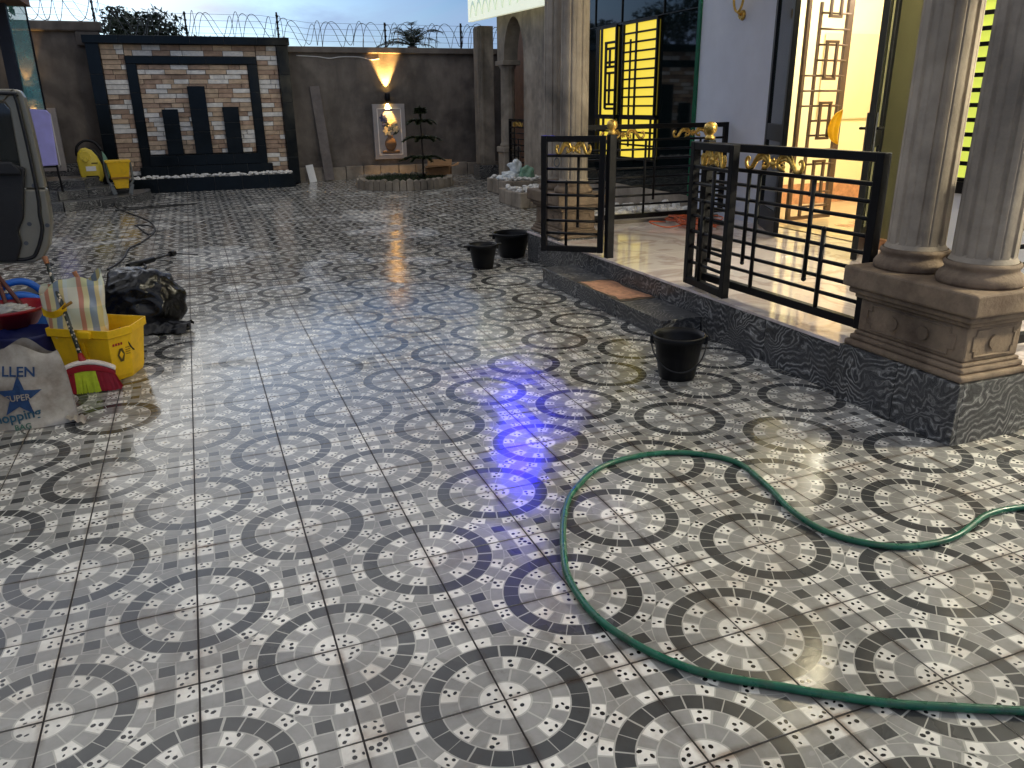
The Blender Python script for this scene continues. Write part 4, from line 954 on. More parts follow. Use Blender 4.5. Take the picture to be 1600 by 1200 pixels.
# cord pile on the terrace
cp = MB()
for k in range(9):
    c0 = Vector((4.78 + U(-.05, .05), 5.28 + U(-.05, .05), TZ + .02 + .006 * k)); rx, ry = U(.12, .22), U(.22, .42); ph = U(0, 6)
    pts = [c0 + Vector((rx * cos(a) * (1 + .15 * sin(3 * a + k)), ry * sin(a + ph) * (1 + .12 * cos(2 * a + k)), .014 * sin(2 * a + k) + .014)) for a in [2 * pi * q / 40 for q in range(40)]]
    cp.tube(pts, .007, 5, closed=True)
cp.tube(smooth_path([(4.6, 5.55, TZ + .02), (4.3, 5.4, TZ + .06), (4.4, 5.2, TZ + .02), (4.7, 5.2, TZ + .05)], 8), .007, 5)
tag(W(cp, 'extension_cord', 'cord_orange'), 'tangled orange cord heaped on the white terrace floor', 'cord')
# pebble bed beyond the far railing
pb = thing('pebble_bed', 'grey kerbed bed below the dark glass wall beyond the railing', 'planter', (4.6, 6.1, 0))
W(MB().box(3.85, HX - .021, 5.80, 5.90, 0, .33).box(3.85, 3.95, 5.901, 6.7, 0, .28), 'kerb', 'cement', pb, .008); W(MB().box(3.96, HX - .022, 5.905, 6.7, 0, .2), 'bed', 'cement_dark', pb)
pebble_heap('pebbles', 520, lambda: (U(3.98, 5.25), U(5.93, 6.66), .24 + U(0, .16)), 'white pebbles in the bed beyond the far terrace railing', (.035, .07))

# far arcade of the house
ar = thing('arcade', 'weathered cement arcade with pointed arch at the far end', 'arcade', (5.95, 12.5, 0))
AXX = 5.92
def arch_poly(y0, y1, zs, za, n=10):
    yc_ = (y0 + y1) / 2; r = (y1 - y0); pts = []
    for k in range(n + 1): u = k / n; pts.append((y0 + (yc_ - y0) * (1 - cos(u * pi / 2)) ** .95, zs + (za - zs) * sin(u * pi / 2)))
    for k in range(1, n + 1): u = 1 - k / n; pts.append((y1 - (y1 - yc_) * (1 - cos(u * pi / 2)) ** .95, zs + (za - zs) * sin(u * pi / 2)))
    return pts
ay0, ay1, azs, aza = 12.92, 13.98, 2.42, 3.18
apts = arch_poly(ay0, ay1, azs, aza)
mb = MB()
poly = [(ay0, azs)] + apts[1:-1] + [(ay1, azs), (14.35, azs), (14.35, 3.6), (ay0, 3.6)]
# spandrel built as quads between the arch curve and the top line
for (a0, b0), (a1, b1) in zip(apts[:-1], apts[1:]): mb.prism([(a0, b0), (a1, b1), (a1, 3.6), (a0, 3.6)], lambda p, q, t: (t, p, q), AXX, AXX + .3)
W(mb, 'arch_spandrel', 'cement', ar)
W(MB().box(AXX, AXX + .3, 9.62, ay0, .0, 3.6), 'arch_wall', 'cement', ar); W(MB().box(AXX, AXX + .3, ay1, 14.35, azs, 3.6), 'arch_pier_top', 'cement', ar)
W(MB().box(AXX - .04, AXX + .34, ay1 - .06, 14.38, azs - .09, azs - .001), 'impost', 'cement', ar, .01)
def fcol(c, r, h, par):
    W(MB().lathe([(r * 1.15, 0), (r * 1.2, .03), (r * 1.0, .08), (r, .1), (r * .95, h - .08), (r * 1.15, h - .03), (r * 1.2, h)], 48, c, fl=lambda k, z: 1 - .06 * (k % 4 == 0)), 'column', 'cement', par)
W(MB().box(AXX - .02, AXX + .32, 13.95, 14.33, 0, .62), 'column_plinth', 'cement', ar, .01); W(MB().box(AXX - .05, AXX + .35, 13.92, 14.36, .621, .74), 'column_plinth_cap', 'cement', ar, .02)
fcol((AXX + .14, 14.14, .741), .15, azs - .091 - .741, ar); fcol((AXX + .55, 13.4, .3), .15, 2.2, ar)
W(MB().box(AXX + .9, AXX + 1.1, 11.5, 16.5, 0, 3.6), 'inner_wall', 'house_left', ar)
fp = thing('far_pillar', 'square fluted cement pillar under the bright fascia at the back', 'pillar', (5.95, 15.25, 0))
W(MB().box(5.70, 6.16, 15.0, 15.42, 0, .3), 'plinth', 'marble', fp, .01)
W(MB().box(5.77, 6.10, 15.06, 15.37, .301, 3.15), 'shaft', 'cement', fp, .01)
for yv in (15.08, 15.155, 15.23, 15.305): W(MB().box(5.745, 5.769, yv, yv + .045, .34, 3.12), 'flute_rib', 'cement', fp, .006)
for xv in (5.80,): W(MB().box(xv, xv + .06, 15.035, 15.059, .34, 3.12), 'flute_rib', 'cement', fp, .006)
cn_ = thing('fascia', 'bright leaf patterned fascia at the top of the far pillar', 'fascia', (5.6, 13, 3.1))
fpts = [(15.15, 3.22), (9.8, 3.10), (9.8, 4.3), (15.15, 4.3)]
W(MB().prism(fpts, lambda p, q, t: (t, p, q), 5.58, 5.66), 'panel', 'fascia_added_glow', cn_)
W(MB().box(5.665, 6.4, 9.8, 15.2, 3.61, 3.7), 'canopy_slab', 'cement', cn_)
for k in range(14):
    y = 15.0 - .38 * k; pts = []
    for q in range(13): u = q / 12; pts.append((y - .36 * u, 3.24 - .02 * k * 0 + .30 * sin(u * pi) ** .8 + .05))
    pts2 = pts + [(a, b - .07 * sin(pi * (y - a) / .36)) for a, b in reversed(pts[1:-1])]
    W(MB().prism(pts2, lambda p, q, t: (t, p, q), 5.568, 5.5795), 'leaf_motif', 'leaf_added_glow', cn_)
panel('railing', 'short black railing with gold scroll inside the far arch', 'railing', (5.98, 13.85), (5.98, 12.95), .3, 1.30, [(.3, 'down'), (.5, 'up')], [(.45, .5)], 6)
# blue floodlight on a pole above the canopy
bf = thing('blue_floodlight', 'blue floodlight on a pole above the far canopy', 'lamp', (5.7, 12.2, 3.7))
D_ = Vector((sin(radians(21.9)), cos(radians(21.9)), 0)); bp_ = Vector((CAMP.x, CAMP.y, 0)) + D_ * 15.3; bz = (15.3 - CAMP.z / math.tan(radians(24.3))) * math.tan(radians(24.3))
W(MB().tube([(bp_.x + .12, bp_.y + .05, 3.7), (bp_.x + .12, bp_.y + .05, bz)], .03, 8), 'pole', 'black_metal', bf)
dv = (Vector((CAMP.x, CAMP.y, 0)) - Vector((bp_.x, bp_.y, bz))).normalized(); lc = Vector((bp_.x - .06, bp_.y - .04, bz))
W(MB().tube([lc - dv * .14, lc - dv * .005, lc + dv * .05], [.08, .11, .12], 20, caps=False), 'housing', 'black_metal', bf)
W(MB().tube([lc - dv * .16, lc - dv * .12], .082, 20), 'housing_back', 'black_metal', bf)
W(MB().tube([lc - dv * .02, lc], .07, 20), 'lens', 'lamp_blue', bf)
bsp = lamp('beam', 'SPOT', bf, lc + dv * .03, 650, (.010, .002, 1), .09, spot_size=radians(12), spot_blend=1.0)
aim = G(815, 700) - (lc + dv * .03); bsp.rotation_euler = (-aim).to_track_quat('Z', 'Y').to_euler()
# stone kerbed beds by the arcade
for (x0, x1, y0, y1, h, lab) in ((5.0, 5.9, 11.6, 12.6, .26, 'stone kerbed bed with plastic bags beside the arcade'), (4.55, 5.9, 9.75, 10.75, .24, 'lower stone kerbed bed of white pebbles by the far columns')):
    t = thing('stone_bed', lab, 'planter', (x0, y0, 0))
    yy = y0
    while yy < y1 - .05:
        l = min(U(.3, .42), y1 - yy); W(MB().box(x0, x0 + .16, yy, yy + l - .012, 0, h + U(-.015, .015)), 'kerb_stone', 'cement', t, .018); yy += l
    xx = x0 + .161
    while xx < x1 - .05:
        l = min(U(.3, .42), x1 - xx); W(MB().box(xx, xx + l - .012, y0, y0 + .15, 0, h + U(-.015, .015)), 'kerb_stone', 'cement', t, .018); xx += l
    W(MB().box(x0 + .165, x1, y0 + .155, y1, 0, h - .05), 'fill', 'soil', t)
    pebble_heap('pebbles', 190, lambda: (U(x0 + .05, x1 - .1), U(y0 + .05, y1 - .1), h + U(-.02, .05)), 'white pebbles in the ' + ('bed under the plastic bags' if h > .25 else 'lower bed by the far columns'), (.03, .06))
def crumple(name, label, cat, c, size, mat, seed, amp=.25, fr=3.0, n=28, par=None, pinch=None, pname='body'):
    t = thing(name, label, cat, c)
    def f(u, v):
        a = 2 * pi * u; b = pi * v; d = Vector((sin(b) * cos(a), sin(b) * sin(a), cos(b)))
        nn = noise.noise(d * fr + Vector((seed, 0, 0))); n2 = noise.noise(d * fr * 2.3 + Vector((0, seed, nn))); n3 = noise.noise(d * fr * 5 + Vector((n2 * 2, seed, 0)))
        rr = 1 + amp * nn + amp * .32 * (.5 - abs(n2) * 1.6) + amp * .08 * (.5 - abs(n3) * 1.8)
        if pinch: rr *= pinch(d)
        p = Vector((d.x * size[0], d.y * size[1], d.z * size[2])) * rr; p.z = max(p.z + size[2] * .82, .004 + .01 * abs(d.x)); return p
    Lc(MB().grid(n * 2, n, f, wrap=True), pname, mat, t); return t
crumple('plastic_bag', 'crumpled white plastic bag on the stone bed, upper one', 'bag', (5.36, 11.98, .36), (.13, .12, .13), 'pvc_white', 3.1, .5, 1.5)
crumple('plastic_bag', 'crumpled white plastic bag on the stone bed, lower one', 'bag', (5.2, 11.9, .25), (.19, .15, .085), 'pvc_white', 8.2, .45, 1.6)
crumple('plastic_bag', 'green and white plastic bag on the stone bed behind the gate leaf', 'bag', (5.52, 11.85, .24), (.14, .13, .14), 'bag_green', 5.5, .4, 1.6)

# ------------------------------------------------------------------ left house corner and curved steps
lh = thing('left_house', 'left house porch with dark post, eave and tinted glass', 'house', (-3, 13.5, 0))
W(MB().box(-2.80, -2.62, 13.38, 13.56, .45, 3.16), 'porch_post', 'pillar_dark', lh)
W(MB().box(-2.615, -2.37, 13.46, 13.475, 1.0, 3.13), 'tinted_pane', 'tint_glass', lh)
W(MB().box(-2.369, -2.345, 13.45, 13.485, .5, 3.13), 'pane_edge', 'black_metal', lh)
W(MB().box(-5.2, -2.34, 10.5, 13.9, 3.165, 3.5), 'eave', 'house_left', lh)
W(MB().box(-5.2, -3.6, 10.5, 15.9, .45, 3.164), 'wall', 'house_left', lh)
W(MB().box(-3.599, -2.0, 13.5, 14.5, .0, .44), 'porch_floor', 'marble', lh)
cs = thing('curved_steps', 'curved dark marble steps below the pressure washer', 'steps', (-2.6, 14.4, 0))
for k, (r, z0, z1) in enumerate(((1.72, 0, .15), (1.36, .1505, .30), (1.02, .3005, .45))):
    n = 9; c = Vector((-2.75, 14.5, 0))
    for q in range(n):
        a0 = -pi * .98 + pi * 1.02 * q / n; a1 = -pi * .98 + pi * 1.02 * (q + 1) / n
        r_in = r - .42 if k < 2 else .0
        pts = [(c.x + (r_in + .001) * cos(a0), c.y + (r_in + .001) * sin(a0))] + [(c.x + r * cos(a0 + .004 + (a1 - a0 - .008) * e / 4), c.y + r * sin(a0 + .004 + (a1 - a0 - .008) * e / 4)) for e in range(5)]
        if k < 2: pts += [(c.x + r_in * cos(a1), c.y + r_in * sin(a1))]
        W(MB().prism(pts, lambda p, q_, t: (p, q_, t), z0, z1), 'step_slab', 'marble', cs, .006)
lv = thing('lavender_board', 'lavender padded board standing on black folding legs', 'board', (-2.45, 12.95, .3))
b0 = AY(42, 170, 12.95); b1 = AY(75, 172, 12.95); b2 = AY(91, 258, 12.95); b3 = AY(63, 260, 12.95)
bpts = [(b3.x, b3.z), (b2.x, b2.z), (b1.x + .02, b1.z - .06), (b1.x - .02, b1.z), (b0.x + .03, b0.z), (b0.x, b0.z - .03)]
W(MB().prism(bpts, lambda p, q, t: (p, t, q), 12.92, 12.98), 'board', 'lavender', lv, .015)
for xx in (b3.x + .03, b2.x - .02): W(MB().tube([(xx, 12.95, b3.z + .05), (xx + .03, 12.85, .31)], .014, 8).tube([(xx, 12.95, b3.z + .05), (xx - .02, 13.15, .31)], .014, 8), 'leg', 'black_metal', lv)
W(MB().tube([(b3.x + .03, 12.95, b3.z - .01), (b2.x - .02, 12.95, b3.z - .01)], .014, 8), 'crossbar', 'black_metal', lv)

# ================================================================== THINGS IN THE YARD
# pressure washer on the curved steps
pp = G(147, 289, .30); pw = thing('pressure_washer', 'yellow pressure washer with black handle on the curved steps', 'pressure washer', (pp.x, pp.y, .302), radians(6))
sh = [(-.17, .06), (.15, .06), (.19, .16), (.185, .34), (.13, .50), (.06, .60), (-.03, .645), (-.11, .63), (-.17, .56), (-.20, .44), (-.19, .24)]
def bulge(poly, y0, y1, inset):
    mb = MB(); n = len(poly); cx = sum(p[0] for p in poly) / n; cz = sum(p[1] for p in poly) / n
    rings = [(1, y1), (1, y0 + .04), (1 - inset * .5, y0 + .012), (1 - inset * 1.4, y0)]
    vs = [(cx + (a - cx) * s, y, cz + (b - cz) * s) for s, y in rings for a, b in poly]
    fs = [(r * n + k, r * n + (k + 1) % n, (r + 1) * n + (k + 1) % n, (r + 1) * n + k) for r in range(3) for k in range(n)] + [tuple(3 * n + k for k in range(n)), tuple(reversed(range(n)))]
    return mb.add(vs, fs, 0, True)
Lc(bulge(sh, -.14, .10, .10), 'front_shell', 'washer_yellow', pw)
Lc(bulge([(a * 1.16 + .03, b * 1.04 - .02) for a, b in sh], -.05, .16, .06), 'rear_shell', 'black_plastic', pw)
Lc(MB().tube(smooth_path([(-.19, .08, .50), (-.16, .10, .66), (-.02, .11, .76), (.13, .10, .72), (.22, .08, .58)], 6), .022, 8), 'handle', 'black_plastic', pw)
Lc(MB().tube([(-.06, -.14, .50), (-.06, -.155, .50)], [.09, .085], 20), 'dial_ring', 'washer_yellow', pw)
Lc(MB().tube([(-.06, -.152, .45), (-.06, -.19, .45)], [.045, .04], 16), 'dial', 'washer_yellow', pw)
Lc(MB().box(-.08, .08, -.147, -.135, .25, .33), 'label_plate', 'white_paint', pw); Lc(MB().box(.02, .12, -.146, -.135, .375, .39), 'name_strip', 'black_plastic', pw)
Lc(bulge([(-.10, .10), (.10, .10), (.12, .13), (.10, .17), (-.10, .17), (-.12, .13)], -.146, -.12, .05), 'socket_recess', 'black_plastic', pw)
Lc(MB().tube([(-.04, -.14, .13), (-.04, -.17, .13)], .02, 10).tube([(.04, -.14, .135), (.04, -.16, .135)], .016, 10), 'outlet', 'wire_steel', pw)
for s in (-1, 1): Lc(MB().tube([(s * .20 - .01, .05, .07), (s * .25 - .01, .05, .07)], .07, 16), 'wheel', 'rubber_black', pw)
Lc(MB().grid(4, 8, lambda u, v: (.22 + .09 * u * sin(v * pi) ** .7, .05 + .02 * u, .02 + .56 * v)), 'hose_reel_guard', 'bag_green', pw)
# mop wringer
wp = G(193, 303, .15); wr = thing('mop_wringer', 'yellow mop wringer with grey frame on the lowest curved step', 'wringer', (wp.x, wp.y, .152), radians(8))
def taper(x0, x1, y0, y1, z0, X0, X1, Y0, Y1, z1):
    return MB().add([(x0, y0, z0), (x1, y0, z0), (x1, y1, z0), (x0, y1, z0), (X0, Y0, z1), (X1, Y0, z1), (X1, Y1, z1), (X0, Y1, z1)], [(3, 2, 1, 0), (0, 1, 5, 4), (1, 2, 6, 5), (2, 3, 7, 6), (3, 0, 4, 7)])
tp = taper(-.15, .13, -.10, .10, .28, -.20, .18, -.14, .13, .58); Lc(tp, 'hopper', 'bright_yellow', wr, .008)
lo = taper(-.11, .10, -.085, .08, .10, -.14, .125, -.095, .09, .275); Lc(lo, 'press_plate', 'bright_yellow', wr, .006)
Lc(MB().box(-.21, .19, -.15, .14, .545, .585), 'rim', 'bright_yellow', wr, .008); Lc(MB().box(-.165, .15, -.125, -.10, .265, .30), 'grip_slot', 'yellow_dark', wr, .006)
for s in (-1, 1):
    Lc(MB().tube([(s * .13 - .01, -.10, .14), (s * .20 - .01, -.02, .22), (s * .21 - .01, .10, .45), (s * .20 - .01, .12, .56)], .022, 8), 'side_frame', 'grey_plastic', wr)
    Lc(MB().beam((s * .12 - .01, -.13, 0), (s * .17 - .01, -.08, .17), .07, .03, (0, 1, 0)), 'foot', 'grey_plastic', wr, .006)
Lc(MB().beam((-.11, -.10, .05), (.10, -.10, .05), .05, .05), 'foot_bar', 'black_plastic', wr, .006)
# black cables on the floor
def cable(name, label, px, r, mat, z=.008):
    pts = smooth_path([G(a, b, z + c) for a, b, c in px], 8); return tag(W(MB().tube(pts, r, 7), name, mat), label, 'cable')
cable('power_cable', 'thin black cable looping from the pressure washer to the right', [(150, 296, .12), (172, 307, .1), (186, 320, 0), (200, 325, 0), (240, 322, 0), (285, 319, 0), (308, 318, 0), (290, 320, 0), (230, 325, 0), (180, 329, 0)], .009, 'rubber_black')
cable('pressure_hose', 'black pressure hose winding from washer to the spray gun', [(160, 300, .1), (175, 310, .1), (183, 325, 0), (205, 334, 0), (232, 345, 0), (242, 358, 0), (232, 366, 0), (215, 354, 0), (212, 352, 0), (228, 352, 0), (241, 356, 0), (240, 364, 0), (222, 378, 0), (202, 388, 0), (194, 402, 0), (180, 414, 0), (168, 421, 0)], .011, 'rubber_black')
sg = thing('spray_gun', 'black pressure spray lance lying beside the rubbish bag', 'spray gun', G(230, 406, 0))
a, b, c = G(200, 417, .05), G(240, 405, .06), G(266, 397, .05)
W(MB().tube([a, b], [.035, .03], 8), 'grip', 'black_plastic', sg); W(MB().tube([b, c], .012, 8), 'lance', 'rubber_black', sg)
W(MB().tube([c, c + (c - b).normalized() * .08], [.03, .035], 10), 'nozzle', 'black_plastic', sg); W(MB().tube(smooth_path([a, G(205, 421, .02), G(222, 421, .02), G(228, 417, .03), G(222, 411, .05)], 5), .014, 8), 'trigger_guard', 'black_plastic', sg)
cable('thin_cable', 'short thin black cord beyond the spray lance nozzle', [(275, 396, 0), (290, 397, 0), (309, 398, 0)], .006, 'rubber_black')
# floor buckets
def bucket(name, label, px, rb, rt, h, lugs, bail=None, spin=0.0):
    p = G(*px); t = thing(name, label, 'bucket', p, spin, 'black plastic buckets on the tiles')
    prof = [(rb * .96, .004), (rb, 0), (rb + .004, .012), (rt - .006, h - .035), (rt + .006, h - .034), (rt + .010, h - .006), (rt + .006, h), (rt - .004, h), (rt - .012, h - .03), (rb - .008, .014), (.004, .012)]
    Lc(MB().lathe(prof, 36, capb=True, capt=False), 'body', 'black_plastic', t)
    if lugs:
        for s in (-1, 1): Lc(MB().box(-.05, .05, -.012, .012, h - .03, h - .006), 'grip', 'black_plastic', t, .006, (s * (rt + .008), 0, 0), pi / 2 * 0)
    for s in (-1, 1): Lc(MB().box(-.012, .012, -.02, .02, h - .06, h - .008), 'lug', 'black_plastic', t, .004, (s * (rt + .008), 0, 0))
    if bail:
        pts = [((rt + .012) * cos(a), -sin(a) * bail[0], h - .035 - sin(a) * bail[1]) for a in [pi * k / 20 for k in range(21)]]
        Lc(MB().tube(pts, .0045, 6), 'bail_handle', 'rubber_black', t)
    return t
bucket('bucket', 'small black bucket nearest the gate, left of the wide tub', (755, 418), .10, .145, .245, True)
bucket('wide_bucket', 'wide black tub with side grips behind the small bucket', (800, 400), .135, .205, .26, True)
bucket('bucket', 'black bucket with wire handle in front of the marble step', (1057, 588), .105, .15, .27, False, (.155, .16), radians(-28))
# garden hose
hp = [(1760, 1118), (1600, 1110), (1400, 1100), (1200, 1070), (1080, 1045), (980, 1000), (910, 940), (882, 870), (885, 790), (930, 735), (1000, 712), (1080, 708), (1150, 722), (1200, 760), (1240, 800), (1300, 835), (1380, 852), (1440, 852), (1500, 835), (1540, 805), (1600, 792), (1700, 790)]
pts = smooth_path([G(a, b, .0135) for a, b in hp], 14)
pts = [p + Vector((noise.noise(p * 5) * .006, noise.noise(p * 5 + Vector((7, 0, 0))) * .006, max(-.001, noise.noise(p * 3) * .003))) for p in pts]
tag(W(MB().tube(pts, .0125, 12), 'garden_hose', 'hose_green'), 'green garden hose curving in an S across the tiles', 'hose')

# black rubbish bag
def bagpinch(d): return 1 + .12 * max(0, d.x) ** 2
rb_ = crumple('rubbish_bag', 'shiny black rubbish bag slumped on the floor behind the yellow bucket', 'bag', G(228, 505, 0), (.30, .26, .245), 'bag_black', 9.3, .26, 1.5, 60)
rb_.rotation_euler.z = radians(-20)
def tailf(u, v):
    x = .10 + .34 * v; w = .17 * (1 - .35 * v) * (1 + .12 * sin(v * 17)); y = (u - .5) * 2 * w - .20 - .05 * v
    return (x, y, .012 + .10 * (1 - v) * sin(u * pi) + .03 * abs(noise.noise(Vector((u * 6, v * 5, 1)))) + .05 * v * v * abs(sin(u * 7)))
Lc(MB().grid(20, 16, tailf), 'loose_tail', 'bag_black', rb_)
# yellow mop bucket
fl, frp, br = G(101, 592), G(186, 598), G(212, 563)
mbk = thing('mop_bucket', 'yellow plastic mop bucket holding a checked bag', 'bucket', (fl + frp) / 2, atan2(frp.y - fl.y, frp.x - fl.x))
w2 = (frp - fl).length / 2; dp = .30; H = .335
outer = [(-w2 * .92, 0), (w2 * .86, 0), (w2 * 1.05, dp * .42), (w2 * .80, dp), (-w2 * .85, dp), (-w2 * 1.02, dp * .4)]
def ringz(k, z): return [(a * k, (b - dp / 2) * k + dp / 2, z) for a, b in outer]
n6 = 6; vs = []
for k, z in ((.94, 0), (1.0, .03), (1.16, H - .055), (1.24, H - .05), (1.25, H), (1.21, H), (1.13, H - .06), (.96, .04)): vs += ringz(k, z)
fs = [(r * n6 + k, r * n6 + (k + 1) % n6, (r + 1) * n6 + (k + 1) % n6, (r + 1) * n6 + k) for r in range(7) for k in range(n6)] + [tuple(reversed(range(n6))), tuple(42 + k for k in range(n6))]
Lc(MB().add(vs, fs), 'body', 'bright_yellow', mbk, .012)
for xx in (-.015, .02): Lc(MB().beam((xx, -.006, .10), (xx * 1.15, -.036, .255), .010, .012, (0, 1, 0)), 'rib', 'bright_yellow', mbk, .003)
Lc(MB().box(.015, .10, -.062, -.035, H - .048, H - .004), 'rim_tab', 'bright_yellow', mbk, .006)
def facet(u, z, off=.004):
    k = 1 + .16 * (z - .03) / (H - .085); p1, p2 = outer[1], outer[2]; x = p1[0] + (p2[0] - p1[0]) * u; y = p1[1] + (p2[1] - p1[1]) * u
    n = Vector((p2[1] - p1[1], -(p2[0] - p1[0]), 0)).normalized(); return Vector((x * k, (y - dp / 2) * k + dp / 2, z)) + n * off
Lc(MB().add([facet(.30, .165), facet(.42, .12), facet(.58, .12), facet(.66, .165), facet(.56, .205), facet(.42, .205)], [(0, 1, 2, 3, 4, 5)]), 'caution_mark', 'ink', mbk)
Lc(MB().add([facet(.38, .165, .006), facet(.48, .137, .006), facet(.58, .165, .006), facet(.48, .19, .006)], [(0, 1, 2, 3)]), 'caution_symbol', 'bright_yellow', mbk)
for q in range(4): Lc(MB().add([facet(.14 + .12 * q, .228), facet(.22 + .12 * q, .228), facet(.22 + .12 * q, .243), facet(.14 + .12 * q, .243)], [(0, 1, 2, 3)]), 'caution_letter', 'broom_red', mbk)
for q in range(4): Lc(MB().add([facet(.70, .20 - .014 * q), facet(.92, .20 - .014 * q), facet(.92, .205 - .014 * q), facet(.70, .205 - .014 * q)], [(0, 1, 2, 3)]), 'print_line', 'yellow_dark', mbk)
Lc(MB().tube(smooth_path([(.17, dp * .4, H - .02), (.215, dp * .35, H - .08), (.225, dp * .4, .20), (.22, dp * .5, .17)], 5), .005, 6), 'wire_handle', 'rubber_black', mbk)
# checked bag stuffed into the bucket
cbp = (fl + frp) / 2 + Vector((-.02, .12, .27))
ck = thing('checked_bag', 'checked woven plastic bag stuffed into the yellow mop bucket', 'bag', cbp, radians(-12))
def ckf(u, v):
    a = 2 * pi * u; rx, ry = .155 - .02 * v, .085 - .045 * v; z = v * .32 * (1 + .15 * cos(a))
    x = rx * (abs(cos(a)) ** .6) * (1 if cos(a) > 0 else -1) - .02 * v + .05 * v * cos(a); y = ry * (abs(sin(a)) ** .6) * (1 if sin(a) > 0 else -1) + .03 * v
    k = noise.noise(Vector((x * 11, y * 11, z * 9))) * .018
    return (x + k, y - k, z + .03 * v * sin(a * 3) + k)
Lc(MB().grid(48, 18, ckf, wrap=True), 'body', 'plaid', ck)
tl = thing('hand_trowel', 'wooden handled tool sticking out of the checked bag', 'tool', cbp + Vector((.02, .02, .2)))
Lc(MB().tube([(.07, 0, -.02), (.0, .03, .18)], [.009, .014], 8), 'handle', 'wood', tl); Lc(MB().tube([(.07, 0, -.02), (.10, -.01, -.10)], .007, 6), 'tang', 'wire_steel', tl)
yd = thing('yellow_scoop', 'small yellow scoop resting on the checked bag', 'scoop', cbp + Vector((-.10, -.075, .13)))
Lc(MB().grid(12, 8, lambda u, v: ((u - .5) * .13, -.03 - .05 * v * sin(u * pi), .05 * v + .03 * (2 * u - 1) ** 2 + .02 * u)), 'bowl', 'bright_yellow', yd); Lc(MB().tube([(.03, -.04, .06), (.10, -.05, .10)], .009, 6), 'handle', 'yellow_dark', yd)
# broom
bh = G(140, 612, 0); hd0, hd1 = G(92, 616), G(190, 604)
br_ = thing('broom', 'red and lime broom with printed handle leaning over the yellow mop bucket', 'broom', bh, atan2(hd1.y - hd0.y, hd1.x - hd0.x))
bl_ = (hd1 - hd0).length / 2 * .96
def cap(u, v): x = (u - .5) * 2 * bl_; return (x, -.026 + .052 * v, .125 + .055 * (1 - (2 * u - 1) ** 2) + .008 * sin(v * pi))
Lc(MB().prism([((k / 12 - .5) * 2 * bl_ * .97, .118 + .055 * (1 - (k / 6 - 1) ** 2)) for k in range(13)] + [((k / 12 - .5) * 2 * bl_ * .97, .088 + .045 * (1 - (k / 6 - 1) ** 2)) for k in range(12, -1, -1)], lambda p, q, t: (p, t, q), -.024, .024), 'head_block', 'broom_red', br_, .006)
Lc(MB().prism([((k / 12 - .5) * 2 * bl_, .138 + .055 * (1 - (k / 6 - 1) ** 2)) for k in range(13)] + [((k / 12 - .5) * 2 * bl_, .119 + .055 * (1 - (k / 6 - 1) ** 2)) for k in range(12, -1, -1)], lambda p, q, t: (p, t, q), -.026, .026), 'white_guard', 'broom_white', br_, .006)
for (u0, u1, mt, nb, nm) in ((-1, -.36, 'broom_red', 420, 'red_bristles'), (-.36, .36, 'broom_lime', 460, 'lime_bristles'), (.36, 1, 'broom_red', 420, 'red_bristles')):
    mb = MB()
    for k in range(nb):
        u = U(u0, u1); x = u * bl_ * .93; yb = U(-.02, .02); zt = .092 + .045 * (1 - u * u); xe = x * 1.13 + U(-.012, .012); ye = yb * 1.9 + U(-.01, .01); wv = U(.0018, .0034)
        zb = .004 + (.03 * max(0, -u) ** 2)
        mb.add([(x - wv, yb, zt), (x + wv, yb, zt), (xe + wv, ye, zb), (xe - wv, ye, zb)], [(0, 1, 2, 3)])
    Lc(mb, nm, mt, br_)
br_b = Vector((0, 0, .17)); top = AY(70, 402, 3.42)
rz = br_.rotation_euler.z; dlt = top - bh; tl_ = Vector((dlt.x * cos(-rz) - dlt.y * sin(-rz), dlt.x * sin(-rz) + dlt.y * cos(-rz), dlt.z))
Lc(MB().tube([(0, 0, .165), (0, 0, .165) if False else Vector((0, 0, .165)).lerp(tl_, .1)], [.026, .015], 10), 'socket', 'red_plastic', br_)
Lc(MB().tube([Vector((0, 0, .165)).lerp(tl_, .05), Vector((0, 0, .165)).lerp(tl_, .93)], .0125, 10), 'handle', 'printed_handle', br_)
Lc(MB().tube([Vector((0, 0, .165)).lerp(tl_, .93), tl_], [.0135, .016], 10), 'handle_tip', 'wood', br_)
# woven shopping sack with its print
s0, s1 = G(-70, 672), G(124, 657)
sk_ = thing('shopping_sack', 'stained woven shopping sack with a blue star print', 'sack', (s0 + s1) / 2, atan2(s1.y - s0.y, s1.x - s0.x))
sw = (s1 - s0).length / 2; SH = .41
def sackp(x, z):                       # front surface depth
    e = 1 - min(1, abs(x) / sw) ** 2.2; return -.085 * e * (1 - .35 * z / SH) + .05 * z / SH + .012 * noise.noise(Vector((x * 8, z * 8, 2.2))) + .004 * abs(noise.noise(Vector((x * 16, z * 12, 5.2))))
def sackf(u, v):
    a = 2 * pi * u; z = SH * v; tap = 1 - .10 * v - .08 * v ** 4 + (.05 if v < .06 else 0)
    x = sw * tap * (abs(cos(a)) ** .55) * (1 if cos(a) > 0 else -1)
    if sin(a) <= 0: y = sackp(x / tap, z)
    else: y = .16 * (1 - min(1, abs(x) / sw / tap) ** 2.2) * (1 - .5 * v) + .05 * v
    zz = z + (.025 * sin(x * 22) + .02 * noise.noise(Vector((x * 7, y * 7, 0)))) * v ** 3
    return (x, y, max(.003, zz))
Lc(MB().grid(110, 44, sackf, wrap=True), 'body', 'sack', sk_)
Lc(MB().grid(14, 6, lambda u, v: (sw * .86 + .10 * u, -.03 - .02 * u + .12 * (v - .5), .012 + .05 * (1 - u) * (1 - v) * .6 + .018 * abs(sin(u * 9 + v * 3)))), 'loose_corner', 'sack', sk_)
